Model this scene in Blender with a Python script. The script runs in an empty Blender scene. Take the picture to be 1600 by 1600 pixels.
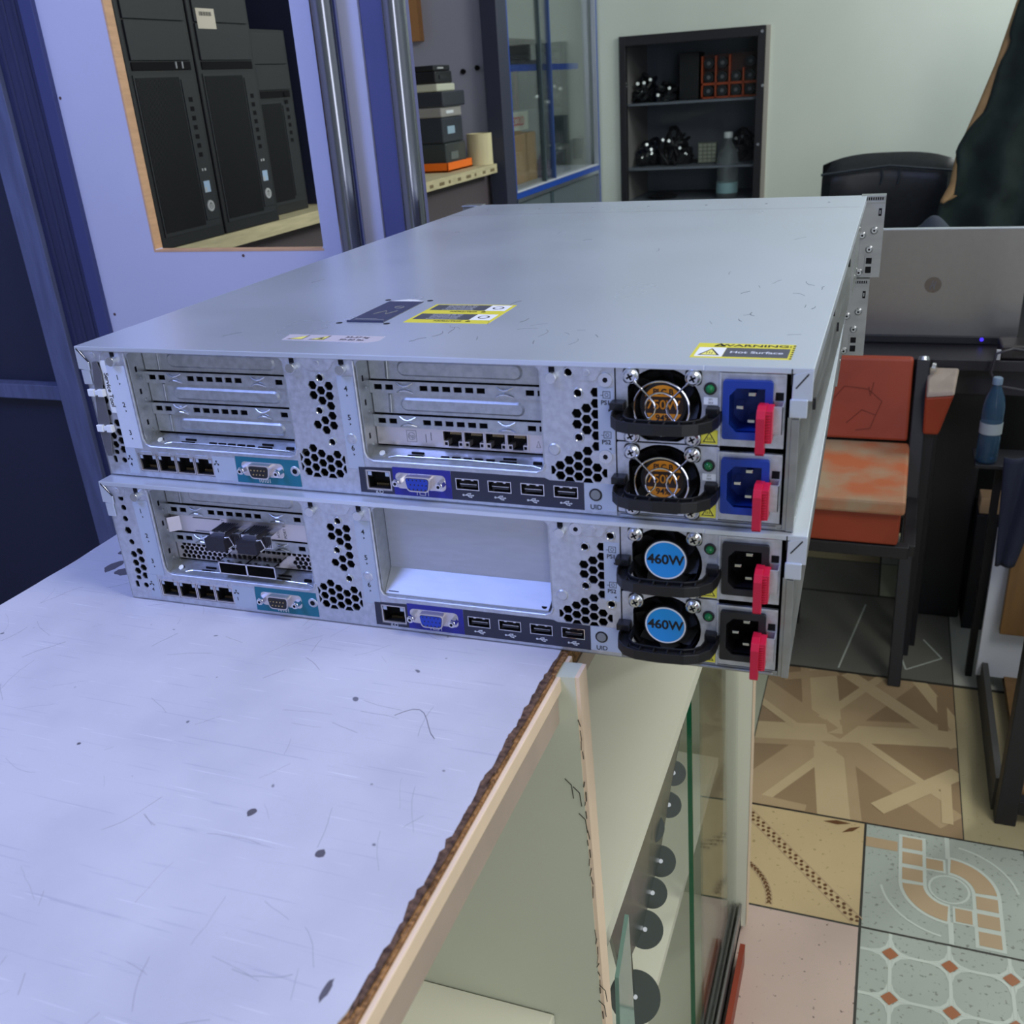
import bpy, bmesh, math, random
from mathutils import Vector, Matrix
random.seed(7)
SC = bpy.context.scene
COL = SC.collection
PI = math.pi
MM = 0.001

# ------------------------------------------------------------------ materials
MATS = {}
def mat(name, col, rough=0.5, metal=0.0, spec=0.5, noise=0.0, nscale=40.0, stretch=None, bump=0.0, rnoise=0.0,
        emit=None, estr=0.0, trans=0.0, alpha=1.0, ior=1.45, coat=0.0, col2=None, lo=0.35, hi=0.65, detail=4.0):
    if name in MATS: return MATS[name]
    m = bpy.data.materials.new(name); m.use_nodes = True
    nt = m.node_tree; b = nt.nodes['Principled BSDF']
    b.inputs['Base Color'].default_value = (*col, 1)
    b.inputs['Roughness'].default_value = rough
    b.inputs['Metallic'].default_value = metal
    b.inputs['Specular IOR Level'].default_value = spec
    b.inputs['IOR'].default_value = ior
    b.inputs['Transmission Weight'].default_value = trans
    b.inputs['Alpha'].default_value = alpha
    b.inputs['Coat Weight'].default_value = coat
    if emit:
        b.inputs['Emission Color'].default_value = (*emit, 1); b.inputs['Emission Strength'].default_value = estr
    if noise or bump or rnoise or col2:
        tc = nt.nodes.new('ShaderNodeTexCoord'); mp = nt.nodes.new('ShaderNodeMapping')
        nt.links.new(tc.outputs['Object'], mp.inputs['Vector'])
        if stretch: mp.inputs['Scale'].default_value = stretch
        n = nt.nodes.new('ShaderNodeTexNoise'); n.inputs['Scale'].default_value = nscale; n.inputs['Detail'].default_value = detail
        nt.links.new(mp.outputs['Vector'], n.inputs['Vector'])
        if noise or col2:
            r = nt.nodes.new('ShaderNodeValToRGB')
            r.color_ramp.elements[0].position = lo; r.color_ramp.elements[1].position = hi
            c2 = col2 if col2 else tuple(min(1, c*(1+noise)) for c in col)
            c1 = col if col2 else tuple(c*(1-noise) for c in col)
            r.color_ramp.elements[0].color = (*c1, 1); r.color_ramp.elements[1].color = (*c2, 1)
            nt.links.new(n.outputs['Fac'], r.inputs['Fac']); nt.links.new(r.outputs['Color'], b.inputs['Base Color'])
        if rnoise:
            mr = nt.nodes.new('ShaderNodeMapRange')
            mr.inputs['To Min'].default_value = max(0.02, rough-rnoise); mr.inputs['To Max'].default_value = rough+rnoise
            mr.inputs['From Min'].default_value = 0.3; mr.inputs['From Max'].default_value = 0.7
            nt.links.new(n.outputs['Fac'], mr.inputs['Value']); nt.links.new(mr.outputs['Result'], b.inputs['Roughness'])
        if bump:
            bp = nt.nodes.new('ShaderNodeBump'); bp.inputs['Strength'].default_value = bump; bp.inputs['Distance'].default_value = 0.001
            nt.links.new(n.outputs['Fac'], bp.inputs['Height']); nt.links.new(bp.outputs['Normal'], b.inputs['Normal'])
    MATS[name] = m
    return m

def S(r, g, b):   # 8 bit display colour -> linear
    f = lambda c: (c/255/12.92) if c/255 <= 0.04045 else ((c/255+0.055)/1.055)**2.4
    return (f(r), f(g), f(b))

# ------------------------------------------------------------------ mesh helpers
def box(bm, x0, x1, y0, y1, z0, z1, mi=0):
    vs = [bm.verts.new(p) for p in ((x0,y0,z0),(x1,y0,z0),(x1,y1,z0),(x0,y1,z0),(x0,y0,z1),(x1,y0,z1),(x1,y1,z1),(x0,y1,z1))]
    fs = [bm.faces.new([vs[i] for i in q]) for q in ((3,2,1,0),(4,5,6,7),(0,1,5,4),(1,2,6,5),(2,3,7,6),(3,0,4,7))]
    for f in fs: f.material_index = mi
    return vs
def hexa(bm, pts, mi=0):   # eight free corners: bottom four, then top four
    vs = [bm.verts.new(p) for p in pts]
    for q in ((3,2,1,0),(4,5,6,7),(0,1,5,4),(1,2,6,5),(2,3,7,6),(3,0,4,7)):
        bm.faces.new([vs[i] for i in q]).material_index = mi
def prism(bm, poly, axis, a, b, mi=0):
    """extrude a 2D polygon along an axis. axis y: poly is (x,z); z: (x,y); x: (y,z)"""
    def P(p, t):
        return {'y': (p[0], t, p[1]), 'z': (p[0], p[1], t), 'x': (t, p[0], p[1])}[axis]
    v0 = [bm.verts.new(P(p, a)) for p in poly]; v1 = [bm.verts.new(P(p, b)) for p in poly]
    n = len(poly); fs = []
    fs.append(bm.faces.new(v0)); fs.append(bm.faces.new(v1[::-1]))
    for i in range(n): fs.append(bm.faces.new((v0[i], v1[i], v1[(i+1)%n], v0[(i+1)%n])))
    for f in fs: f.material_index = mi
def cyl(bm, p0, p1, r0, r1=None, seg=20, mi=0, caps=True):
    r1 = r0 if r1 is None else r1
    p0, p1 = Vector(p0), Vector(p1); d = (p1-p0).normalized()
    a = d.orthogonal().normalized(); b = d.cross(a)
    R0 = [bm.verts.new(p0 + (a*math.cos(t)+b*math.sin(t))*r0) for t in [2*PI*i/seg for i in range(seg)]]
    R1 = [bm.verts.new(p1 + (a*math.cos(t)+b*math.sin(t))*r1) for t in [2*PI*i/seg for i in range(seg)]]
    for i in range(seg): bm.faces.new((R0[i], R0[(i+1)%seg], R1[(i+1)%seg], R1[i])).material_index = mi
    if caps:
        bm.faces.new(R0[::-1]).material_index = mi; bm.faces.new(R1).material_index = mi
def tube(bm, pts, r, seg=8, closed=False, mi=0):
    pts = [Vector(p) for p in pts]; n = len(pts); rings = []
    up = None
    for i, p in enumerate(pts):
        if closed: d = pts[(i+1)%n]-pts[i-1]
        else: d = pts[min(i+1, n-1)]-pts[max(i-1, 0)]
        d.normalize()
        if up is None: up = d.orthogonal().normalized()
        up = (up - d*up.dot(d)).normalized(); b = d.cross(up)
        rr = r[i] if isinstance(r, (list, tuple)) else r
        rings.append([bm.verts.new(p + (up*math.cos(2*PI*k/seg)+b*math.sin(2*PI*k/seg))*rr) for k in range(seg)])
    for i in range(n if closed else n-1):
        A, Bq = rings[i], rings[(i+1)%n]
        if closed and i == n-1:
            best = min(range(seg), key=lambda s: sum((A[k].co-Bq[(k+s)%seg].co).length for k in range(seg)))
            Bq = [Bq[(k+best)%seg] for k in range(seg)]
        for k in range(seg): bm.faces.new((A[k], A[(k+1)%seg], Bq[(k+1)%seg], Bq[k])).material_index = mi
    if not closed:
        bm.faces.new(rings[0][::-1]).material_index = mi; bm.faces.new(rings[-1]).material_index = mi
def lathe(bm, prof, c=(0,0,0), seg=28, mi=0):   # prof: (r,z)
    rings = []
    for r, z in prof:
        rings.append([bm.verts.new((c[0]+max(r,1e-5)*math.cos(2*PI*k/seg), c[1]+max(r,1e-5)*math.sin(2*PI*k/seg), c[2]+z)) for k in range(seg)])
    for i in range(len(rings)-1):
        for k in range(seg): bm.faces.new((rings[i][k], rings[i][(k+1)%seg], rings[i+1][(k+1)%seg], rings[i+1][k])).material_index = mi
    bm.faces.new(rings[0][::-1]).material_index = mi; bm.faces.new(rings[-1]).material_index = mi

def finish(name, me, mats, parent=None, loc=None, bevel=0.0, smooth=False, seg=2):
    o = bpy.data.objects.new(name, me); COL.objects.link(o)
    for m in (mats if isinstance(mats, (list, tuple)) else [mats]): me.materials.append(m)
    if parent: o.parent = parent
    if loc: o.location = loc
    if smooth:
        for p in me.polygons: p.use_smooth = True
    if bevel:
        md = o.modifiers.new('edge', 'BEVEL'); md.width = bevel; md.segments = seg; md.limit_method = 'ANGLE'; md.angle_limit = math.radians(40)
    return o
def obj(name, bm, mats, parent=None, loc=None, bevel=0.0, smooth=False, seg=2, scale=None):
    bmesh.ops.recalc_face_normals(bm, faces=bm.faces[:])
    if scale: bmesh.ops.scale(bm, vec=(scale,)*3, verts=bm.verts[:])
    me = bpy.data.meshes.new(name); bm.to_mesh(me); bm.free()
    o = finish(name, me, mats, parent, loc, bevel, smooth, seg)
    if smooth:
        try: me.set_sharp_from_angle(angle=math.radians(40))
        except Exception: pass
    return o
def NB(): return bmesh.new()

def curve_mesh(polys, ext):
    cu = bpy.data.curves.new('c', 'CURVE'); cu.dimensions = '2D'; cu.fill_mode = 'BOTH'; cu.extrude = ext
    for poly in polys:
        s = cu.splines.new('POLY'); s.points.add(len(poly)-1); s.use_cyclic_u = True
        for pt, q in zip(s.points, poly): pt.co = (q[0], q[1], 0, 1)
    o = bpy.data.objects.new('c', cu); COL.objects.link(o)
    dg = bpy.context.evaluated_depsgraph_get(); dg.update()
    me = bpy.data.meshes.new_from_object(o.evaluated_get(dg))
    bpy.data.objects.remove(o); bpy.data.curves.remove(cu)
    return me
def plate(name, outers, holes, th, mats, parent=None, y=0.0, unit=MM, frame='xz', bevel=0.0):
    """flat sheet with real holes; front face at y, thickness th going away from the viewer. frame: xz upright / xy lying (top at y as z) / yz"""
    k = 1.0 if unit == MM else 100.0   # triangulate large, then scale down
    me = curve_mesh([[(p[0]*k, p[1]*k) for p in q] for q in list(outers)+list(holes)], th*k/2); me.transform(Matrix.Diagonal((unit/k,)*3+(1,)))
    if frame == 'xz': M = Matrix(((1,0,0,0),(0,0,-1,y*unit+th*unit/2),(0,1,0,0),(0,0,0,1)))
    elif frame == 'xy': M = Matrix(((1,0,0,0),(0,1,0,0),(0,0,1,y*unit-th*unit/2),(0,0,0,1)))
    else: M = Matrix(((0,0,1,y*unit-th*unit/2),(1,0,0,0),(0,1,0,0),(0,0,0,1)))
    me.transform(M); me.name = name
    return finish(name, me, mats, parent, None, bevel)
def circ(x, z, r, n=20): return [(x+r*math.cos(2*PI*i/n), z+r*math.sin(2*PI*i/n)) for i in range(n)]
def rect(x0, z0, x1, z1): return [(x0,z0),(x1,z0),(x1,z1),(x0,z1)]
def rrect(x0, z0, x1, z1, r, n=6):
    out = []
    for cx, cz, a in ((x1-r,z1-r,0),(x0+r,z1-r,90),(x0+r,z0+r,180),(x1-r,z0+r,270)):
        for i in range(n+1):
            t = math.radians(a+90*i/n); out.append((cx+r*math.cos(t), cz+r*math.sin(t)))
    return out
def hexp(x, z, r=3.0): return [(x+r*math.cos(PI*i/3), z+r*math.sin(PI*i/3)) for i in range(6)]
def clip(poly, axis, val, keep_less):
    out = []
    for i in range(len(poly)):
        a, b = poly[i-1], poly[i]
        ia = (a[axis] <= val) == keep_less; ib = (b[axis] <= val) == keep_less
        if ia != ib:
            t = (val-a[axis])/(b[axis]-a[axis]); out.append((a[0]+t*(b[0]-a[0]), a[1]+t*(b[1]-a[1])))
        if ib: out.append(b)
    return out

def text(name, body, size, loc, m, parent=None, rot=(PI/2,0,0), align='CENTER', ext=0.0, sx=1.0, bold=0.0, unit=MM):
    cu = bpy.data.curves.new('t', 'FONT'); cu.body = body; cu.size = size*unit; cu.align_x = align; cu.align_y = 'CENTER'
    cu.extrude = ext*unit; cu.offset = bold*unit
    o = bpy.data.objects.new('t', cu); COL.objects.link(o)
    dg = bpy.context.evaluated_depsgraph_get(); dg.update()
    me = bpy.data.meshes.new_from_object(o.evaluated_get(dg))
    bpy.data.objects.remove(o); bpy.data.curves.remove(cu)
    from mathutils import Euler
    me.transform(Matrix.Translation(Vector(loc)*unit) @ Euler(rot).to_matrix().to_4x4() @ Matrix.Diagonal((sx,1,1,1)))
    me.name = name
    return finish(name, me, m, parent)

def thing(name, label, cat, loc=(0,0,0), rz=0.0, group=None):
    o = bpy.data.objects.new(name, None); COL.objects.link(o); o.empty_display_size = 0.05
    o.location = loc; o.rotation_euler = (0,0,rz)
    o['label'] = label; o['category'] = cat
    if group: o['group'] = group
    return o
def tag(o, label, cat, group=None, kind=None):
    o['label'] = label; o['category'] = cat
    if group: o['group'] = group
    if kind: o['kind'] = kind
    return o
def structure(o): o['kind'] = 'structure'; return o
def sub(o, label): o['label'] = label; return o

# ------------------------------------------------------------------ camera (solved from the photograph's perspective)
cam_d = bpy.data.cameras.new('camera'); cam = bpy.data.objects.new('camera', cam_d); COL.objects.link(cam)
cam_d.sensor_width = 36.0; cam_d.sensor_fit = 'HORIZONTAL'; cam_d.lens = 34.4985
cam_d.shift_x = -0.00551; cam_d.shift_y = 0.02642
cam.matrix_world = Matrix(((0.939273, -0.089390, 0.331325, 0.479551), (0.337444, 0.416240, -0.844320, -0.482493), (-0.062437, 0.904850, 0.421127, 0.309494), (0.000000, 0.000000, 0.000000, 1.000000)))
cam_d.clip_start = 0.02; cam_d.clip_end = 50

SC.camera = cam
cam_d.dof.use_dof = True; cam_d.dof.focus_distance = 0.78; cam_d.dof.aperture_fstop = 18.0
SC.view_settings.view_transform = 'Standard'; SC.view_settings.look = 'None'
SC.view_settings.gamma = 1.0; SC.view_settings.use_curve_mapping = False
# ------------------------------------------------------------------ server materials
STEEL = mat('galvanised_steel', S(192,196,208), rough=0.42, metal=0.75, noise=0.10, nscale=260, rnoise=0.08)
STEELIN = mat('inner_steel', S(176,180,186), rough=0.4, metal=0.7, noise=0.10, nscale=260, rnoise=0.08)
COVERM = mat('cover_steel', S(214,222,236), rough=0.30, metal=0.62, noise=0.012, nscale=9, rnoise=0.03)
SIDEM = mat('side_steel', S(156,158,160), rough=0.40, metal=0.85, noise=0.05, nscale=30, stretch=(1,0.6,3), rnoise=0.08)
CHROME = mat('bright_chrome', S(225,225,230), rough=0.14, metal=1.0)
POLEM = mat('pole_chrome', S(146,148,160), rough=0.19, metal=1.0)
SCREWM = mat('zinc_screw', S(205,208,212), rough=0.24, metal=0.95)
DARK = mat('dark_interior', (0.006,0.006,0.008), rough=0.8, spec=0.2)
BLACKP = mat('black_plastic', (0.012,0.012,0.015), rough=0.42)
FANM = mat('fan_plastic', (0.008,0.008,0.010), rough=0.5)
HANDM = mat('handle_plastic', (0.008,0.008,0.010), rough=0.38)
RED = mat('red_plastic', S(186,24,58), rough=0.35)
BLUEP = mat('blue_inlet_plastic', S(18,54,146), rough=0.4)
LEDM = mat('green_led', S(30,110,62), rough=0.15)
TEAL = mat('teal_label', S(18,104,128), rough=0.45)
LBLUE = mat('blue_label', S(38,40,140), rough=0.45)
LDARK = mat('dark_label', S(42,44,62), rough=0.45)
LGREY = mat('grey_label', S(168,178,198), rough=0.5)
LWHITE = mat('white_label', S(232,234,238), rough=0.5)
LYEL = mat('yellow_label', S(216,206,64), rough=0.5)
INK = mat('black_ink', (0.01,0.01,0.014), rough=0.6)
WINK = mat('white_ink', S(214,218,228), rough=0.6)
ORANGE = mat('orange_sticker', S(224,142,30), rough=0.4)
CYAN = mat('cyan_sticker', S(34,150,226), rough=0.4)
BROWNB = mat('dark_sticker_band', S(48,34,30), rough=0.4)
NICKEL = mat('nickel_card', S(212,206,208), rough=0.3, metal=0.8, noise=0.03, nscale=60)
GOLD = mat('contact_gold', S(214,190,140), rough=0.3, metal=1.0)
VGAB = mat('vga_blue', S(30,60,170), rough=0.4)
WPLAST = mat('white_plastic', S(222,226,232), rough=0.4)
CLEAR = mat('clear_lens', S(120,124,128), rough=0.15)
PEEL = mat('pale_sticker', S(186,180,192), rough=0.5)
PHONE = mat('dark_latch_plastic', S(52,56,84), rough=0.35)
GREYINK = mat('grey_ink', S(120,122,128), rough=0.6)

def screw_head(bm, x, y, z, r, h, mi=0, mislot=1):
    """cross head screw facing the viewer (-y)"""
    cyl(bm, (x,y,z), (x,y-h*0.6,z), r, r, 18, mi); cyl(bm, (x,y-h*0.6,z), (x,y-h,z), r, r*0.72, 18, mi)
    a = 0.5
    for t in (a, a+PI/2):
        c, s = math.cos(t), math.sin(t); L, w = r*0.5, r*0.13
        P = [(-L,-w),(L,-w),(L,w),(-L,w)]
        prism(bm, [(x+p[0]*c-p[1]*s, z+p[0]*s+p[1]*c) for p in P], 'y', y-h-0.08, y-h+0.4, mislot)

def tri(bm, x, z, s, mi=0, y0=-0.25, y1=0.1):
    prism(bm, [(x-s*0.6,z-s),(x+s*0.9,z),(x-s*0.6,z+s)], 'y', y0, y1, mi)

def rj45(root, x0, z0, x1, z1, tabs_top, led):
    """one network jack: metal shell, dark cavity stepped for the latch, gold contacts"""
    bm = NB(); w = x1-x0; h = z1-z0; t = 0.7; d = 9
    box(bm, x0, x1, 0.3, d, z0, z0+t, 0); box(bm, x0, x1, 0.3, d, z1-t, z1, 0)
    box(bm, x0, x0+t, 0.3, d, z0+t, z1-t, 0); box(bm, x1-t, x1, 0.3, d, z0+t, z1-t, 0)
    box(bm, x0+t, x1-t, d-0.6, d, z0+t, z1-t, 1)
    box(bm, x0+t, x0+t+0.15, 1.6, d, z0+t, z1-t, 1); box(bm, x1-t-0.15, x1-t, 1.6, d, z0+t, z1-t, 1); box(bm, x0+t, x1-t, 1.6, d, z0+t, z0+t+0.15, 1); box(bm, x0+t, x1-t, 1.6, d, z1-t-0.15, z1-t, 1)
    s = h*0.2      # stepped shoulders beside the latch slot
    for q in (0, 1):
        a = x0+t if q == 0 else x1-t-w*0.2
        if tabs_top: box(bm, a, a+w*0.2, 0.8, d-0.6, z1-t-s*1.5, z1-t, 1); box(bm, a+0.4, a+w*0.2-0.4, 0.5, 0.9, z1-t-s*1.1, z1-t-0.3, 2)
        else: box(bm, a, a+w*0.2, 0.8, d-0.6, z0+t, z0+t+s*1.5, 0); box(bm, a+0.5, a+w*0.2-0.5, 0.6, 0.9, z0+t+0.6, z0+t+s*1.1, 1)
    for k in range(8):
        xx = x0+w*0.27+k*w*0.46/7
        zz = z0+t if tabs_top else z1-t-h*0.3
        box(bm, xx-0.12, xx+0.12, 4.5, 6.5, zz, zz+h*0.16, 3)
    return obj('network_port', bm, [NICKEL, DARK, LGREY, GOLD], root, scale=MM)

def dsub(root, name, cx, cz, w, h, rows, vga):
    bm = NB(); d = 0.13*h
    def dpoly(w, h):
        k = h*0.12
        p = [(cx-w/2+k*0.2, cz+h/2), (cx+w/2-k*0.2, cz+h/2), (cx+w/2-k*1.6, cz-h/2), (cx-w/2+k*1.6, cz-h/2)]
        return p
    def rounded(p, r):
        out = []
        n = len(p)
        for i in range(n):
            a, b, c = Vector(p[i-1]), Vector(p[i]), Vector(p[(i+1)%n])
            u = (a-b).normalized()*r; v = (c-b).normalized()*r
            for k in range(5):
                t = k/4; q = (b+u)*(1-t)**2 + b*2*t*(1-t) + (b+v)*t*t
                out.append((q.x, q.y))
        return out
    o1 = rounded(dpoly(w, h), h*0.28); o2 = rounded(dpoly(w-1.6, h-1.6), h*0.24)
    fl = rrect(cx-w*0.92, cz-h*0.52, cx+w*0.92, cz+h*0.52, h*0.3)
    prism(bm, fl, 'y', -0.5, 0.3, 0)
    prism(bm, o1, 'y', -5.0, -0.4, 0)
    prism(bm, o2, 'y', -5.15, -4.6, 1)
    if vga: prism(bm, rounded(dpoly(w-2.4, h-2.4), h*0.2), 'y', -5.5, -4.8, 2)
    for r, n in enumerate(rows):
        zz = cz + (len(rows)-1)*h*0.15 - r*h*0.30
        for k in range(n):
            xx = cx + (k-(n-1)/2)*w*0.72/max(rows) * (1.0) + (w*0.05 if (vga and r == 1) else 0)
            if vga: cyl(bm, (xx,-5.62,zz), (xx,-5.0,zz), 0.55, None, 8, 1)
            else: cyl(bm, (xx,-6.0,zz), (xx,-4.8,zz), 0.5, 0.35, 8, 3)
    o = obj(name, bm, [NICKEL, BLACKP, VGAB, GOLD], root, scale=MM, bevel=0.0002)
    for s in (-1, 1):
        b = NB(); x = cx+s*w*0.79
        cyl(b, (x,-0.4,cz), (x,-5.2,cz), 2.5, None, 6, 0); cyl(b, (x,-5.2,cz), (x,-6.4,cz), 1.9, 1.8, 14, 0)
        cyl(b, (x,-6.45,cz), (x,-6.3,cz), 1.0, None, 12, 1)
        obj('standoff_screw', b, [CHROME, DARK], o, scale=MM)
    return o

def usb(root, x0, z0, x1, z1):
    bm = NB(); t = 0.45
    for q in ((x0,x1,z0,z0+t),(x0,x1,z1-t,z1),(x0,x0+t,z0+t,z1-t),(x1-t,x1,z0+t,z1-t)): box(bm, q[0], q[1], -0.5, 8, q[2], q[3], 0)
    box(bm, x0+t, x1-t, 7.4, 8, z0+t, z1-t, 1)
    box(bm, x0+2.2, x1-2.2, 1.2, 7.4, z0+1.3, z0+2.9, 1)
    for k in (0.3, 0.7): box(bm, x0+(x1-x0)*k-0.8, x0+(x1-x0)*k+0.8, 0.3, 3.0, z1-t-1.0, z1-t-0.4, 0)
    box(bm, x0+2.0, x1-2.0, 1.0, 6, z0+2.9, z0+3.2, 0)
    return obj('usb_port', bm, [CHROME, BLACKP], root, scale=MM)

def usb_icon(bm, x, z, s=1.0, y0=-0.32, y1=0.1):
    def seg(a, b, w=0.22):
        a, b = Vector(a), Vector(b); d = (b-a).normalized(); n = Vector((-d.y, d.x))*w
        prism(bm, [tuple(a+n), tuple(b+n), tuple(b-n), tuple(a-n)], 'y', y0, y1)
    seg((x-3.2*s,z), (x+3.2*s,z)); seg((x-1.6*s,z), (x-0.2*s,z+1.1*s)); seg((x-0.2*s,z+1.1*s), (x+1.2*s,z+1.1*s))
    seg((x-0.6*s,z), (x+0.6*s,z-1.1*s)); seg((x+0.6*s,z-1.1*s), (x+1.8*s,z-1.1*s))
    prism(bm, circ(x-3.2*s, z, 0.65*s, 10), 'y', y0, y1)
    tri(bm, x+3.3*s, z, 0.6*s, 0, y0, y1)
    prism(bm, circ(x+1.4*s, z+1.1*s, 0.45*s, 8), 'y', y0, y1)
    prism(bm, rect(x+1.6*s, z-1.5*s, x+2.4*s, z-0.7*s), 'y', y0, y1)

def net_icon(bm, x, z, y0=-0.32, y1=0.1):
    for dx, dz in ((0,1.3),(-1.3,-0.9),(1.3,-0.9)): prism(bm, rect(x+dx-0.55, z+dz-0.45, x+dx+0.55, z+dz+0.45), 'y', y0, y1)
    prism(bm, rect(x-0.13, z-0.2, x+0.13, z+1.0), 'y', y0, y1); prism(bm, rect(x-1.4, z-0.3, x+1.4, z-0.05), 'y', y0, y1)

RD = 14.0
def slot_cover(root, x0, x1, z0, z1):
    """blank bracket with a raised stadium pressed into it and a bent spring tab"""
    bm = NB()
    box(bm, x0, x1, RD, RD+0.8, z0, z1, 0)
    cx0, cx1, cz, r = x0+18.5, x1-14.5, (z0+z1)/2-0.3, (z1-z0)*0.31
    st = lambda rr: [(cx1-r+rr*math.cos(t), cz+rr*math.sin(t)) for t in [-PI/2+PI*i/12 for i in range(13)]] + [(cx0+r+rr*math.cos(t), cz+rr*math.sin(t)) for t in [PI/2+PI*i/12 for i in range(13)]]
    A, Bq = st(r+0.3), st(r-0.9); n = len(A)
    va = [bm.verts.new((p[0], RD-0.02, p[1])) for p in A]; vb = [bm.verts.new((p[0], RD-1.1, p[1])) for p in Bq]
    for i in range(n): bm.faces.new((va[i], va[(i+1)%n], vb[(i+1)%n], vb[i]))
    bm.faces.new(vb)
    hexa(bm, [(x0+9.8,RD,z0+0.6),(x0+12.0,RD-1.6,z0+0.6),(x0+12.4,RD-1.4,z0+0.6),(x0+12.4,RD,z0+0.6),(x0+10.4,RD,z1-0.4),(x0+12.6,RD-1.6,z1-0.4),(x0+13.0,RD-1.4,z1-0.4),(x0+13.0,RD,z1-0.4)], 0)
    return obj('slot_cover', bm, [STEELIN], root, scale=MM)

def riser_cage(root, x0, x1, zb, zt, bars=True):
    """recessed slot cage: side walls, back spring bars with stamped holes, sloping bottom sill"""
    bm = NB()
    box(bm, x0, x0+0.9, 0.6, RD+1, zb, zt, 0); box(bm, x1-0.9, x1, 0.6, RD+1, zb, zt, 0)
    hexa(bm, [(x0,1.0,zb-0.2),(x1,1.0,zb-0.2),(x1,RD+1,zb+3.4),(x0,RD+1,zb+3.4),(x0,1.0,zb+0.5),(x1,1.0,zb+0.5),(x1,RD+1,zb+4.2),(x0,RD+1,zb+4.2)], 0)
    if bars:
        for z in (81.0-6, 60.5, 40.0):   # stamped slits and rivets in the left wall
            box(bm, x0+0.85, x0+1.0, 5, 6.6, z-5, z-1.5, 1)
            cyl(bm, (x0+0.9,9,z-9.5), (x0+1.6,9,z-9.5), 1.1, 0.9, 10, 0)
        for k in range(5): box(bm, x0+46+k*7.1, x0+51+k*7.1, 5.2, 6.6, zb+1.6, zb+3.0, 1)
        for c in (30, 88): box(bm, x0+c-5, x0+c+5, 4.6, 5.6, zb+1.4, zb+2.8, 1); box(bm, x0+c-4, x0+c+4, 8, 8.8, zb+2.4, zb+3.6, 1)
        box(bm, x0+103, x0+108, 5.4, 7, zb+1.6, zb+3.2, 1)
        cyl(bm, (x0+8,6,zb+2), (x0+8,5.2,zb+3.0), 2.2, 1.8, 14, 2)
        tube(bm, [(x0+13,3,zb+1.2),(x0+18,4.5,zb+1.9),(x0+60,4.8,zb+2.1),(x1-8,3.6,zb+1.6),(x1-3,2.2,zb+1.0)], 0.4, 6, False, 2)
    cage = obj('expansion_slot_cage', bm, [STEELIN, DARK, SCREWM], root, scale=MM)
    if bars:
        for zc in (64.9, 44.2):
            outer = rect(x0+1, zc-3.7, x1-1, zc+3.7); holes = []
            for hx in (6.6, 13.9, 36.0, 43.2, 50.3, 57.4, 64.5, 71.6, 101.0, 108.0):
                holes.append(rect(x0+hx-2.5, zc-1.5, x0+hx+2.5, zc+1.7))
            pl = plate('slot_spring_bar', [outer], holes, 0.9, [STEELIN], root, y=RD-1.6)
            for c in (23.8, 86.0):
                b = NB()
                for s in (-1, 1):
                    tube(b, [(x0+c-5.2,RD-1.4,zc+s*2.9),(x0+c-2.5,RD-2.6,zc+s*1.6),(x0+c,RD-3.0,zc+s*1.1),(x0+c+2.5,RD-2.6,zc+s*1.6),(x0+c+5.2,RD-1.4,zc+s*2.9)], 0.55, 6)
                obj('contact_spring', b, [SCREWM], pl, scale=MM)
    return cage

def fan_unit(psu, cx, cz, watt, seed):
    bm = NB()      # frame tube + hub + blades, inside the hole of the face plate
    R = 19.0
    n = 32
    rin = [bm.verts.new((cx+R*math.cos(2*PI*i/n), 1.0, cz+R*math.sin(2*PI*i/n))) for i in range(n)]
    rout = [bm.verts.new((cx+R*math.cos(2*PI*i/n), 16.0, cz+R*math.sin(2*PI*i/n))) for i in range(n)]
    for i in range(n): bm.faces.new((rin[i], rin[(i+1)%n], rout[(i+1)%n], rout[i]))
    bm.faces.new(rout)
    hr = 12.4
    cyl(bm, (cx,14,cz), (cx,3.2,cz), hr, hr, 28, 0)
    for k in range(7):
        a = 2*PI*k/7 + seed
        for s in range(3):
            r0, r1 = hr-0.5+s*2.2, hr-0.5+(s+1)*2.2
            t0, t1 = a+0.10*s, a+0.10*(s+1)
            q = []
            for r, t, yy, w in ((r0,t0,5.0,0),(r1,t1,4.6,0),(r1,t1+0.5,10.5,0),(r0,t0+0.55,10.5,0)):
                q.append(bm.verts.new((cx+r*math.cos(t), yy, cz+r*math.sin(t))))
            bm.faces.new(q)
    fan = obj('cooling_fan', bm, [FANM], psu, scale=MM)
    # sticker on the hub
    y0, y1 = 2.95, 3.25
    if watt == '750W':
        b = NB(); r = 10.6
        prism(b, circ(cx, cz, r, 36), 'y', y0, y1, 0)
        band = clip(clip(circ(cx, cz, r+0.02, 48), 1, cz+4.4, True), 1, cz-4.6, False)
        prism(b, band, 'y', y0-0.08, y1, 1)
        st = sub(obj('wattage_sticker', b, [ORANGE, BROWNB], fan, scale=MM), 'round orange sticker with a dark band')
    else:
        b = NB(); r = 11.7
        prism(b, circ(cx, cz, r, 36), 'y', y0, y1, 1); prism(b, circ(cx, cz, r-0.9, 36), 'y', y0-0.08, y1, 0)
        st = sub(obj('wattage_sticker', b, [CYAN, LWHITE], fan, scale=MM), 'round blue sticker reading 460W')
    if watt == '750W':
        t = text('lettering', '750W', 7.0, (cx,2.8,cz-0.1), ORANGE, fan, bold=0.08)
        text('lettering', 'PLC B', 4.2, (cx,2.8,cz+7.0), INK, fan, bold=0.12)
        text('lettering', '94%', 4.8, (cx,2.8,cz-7.2), INK, fan, bold=0.12)
    else:
        text('lettering', '460W', 8.0, (cx,2.8,cz+0.2), INK, fan, bold=0.24)
    return fan

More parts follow.
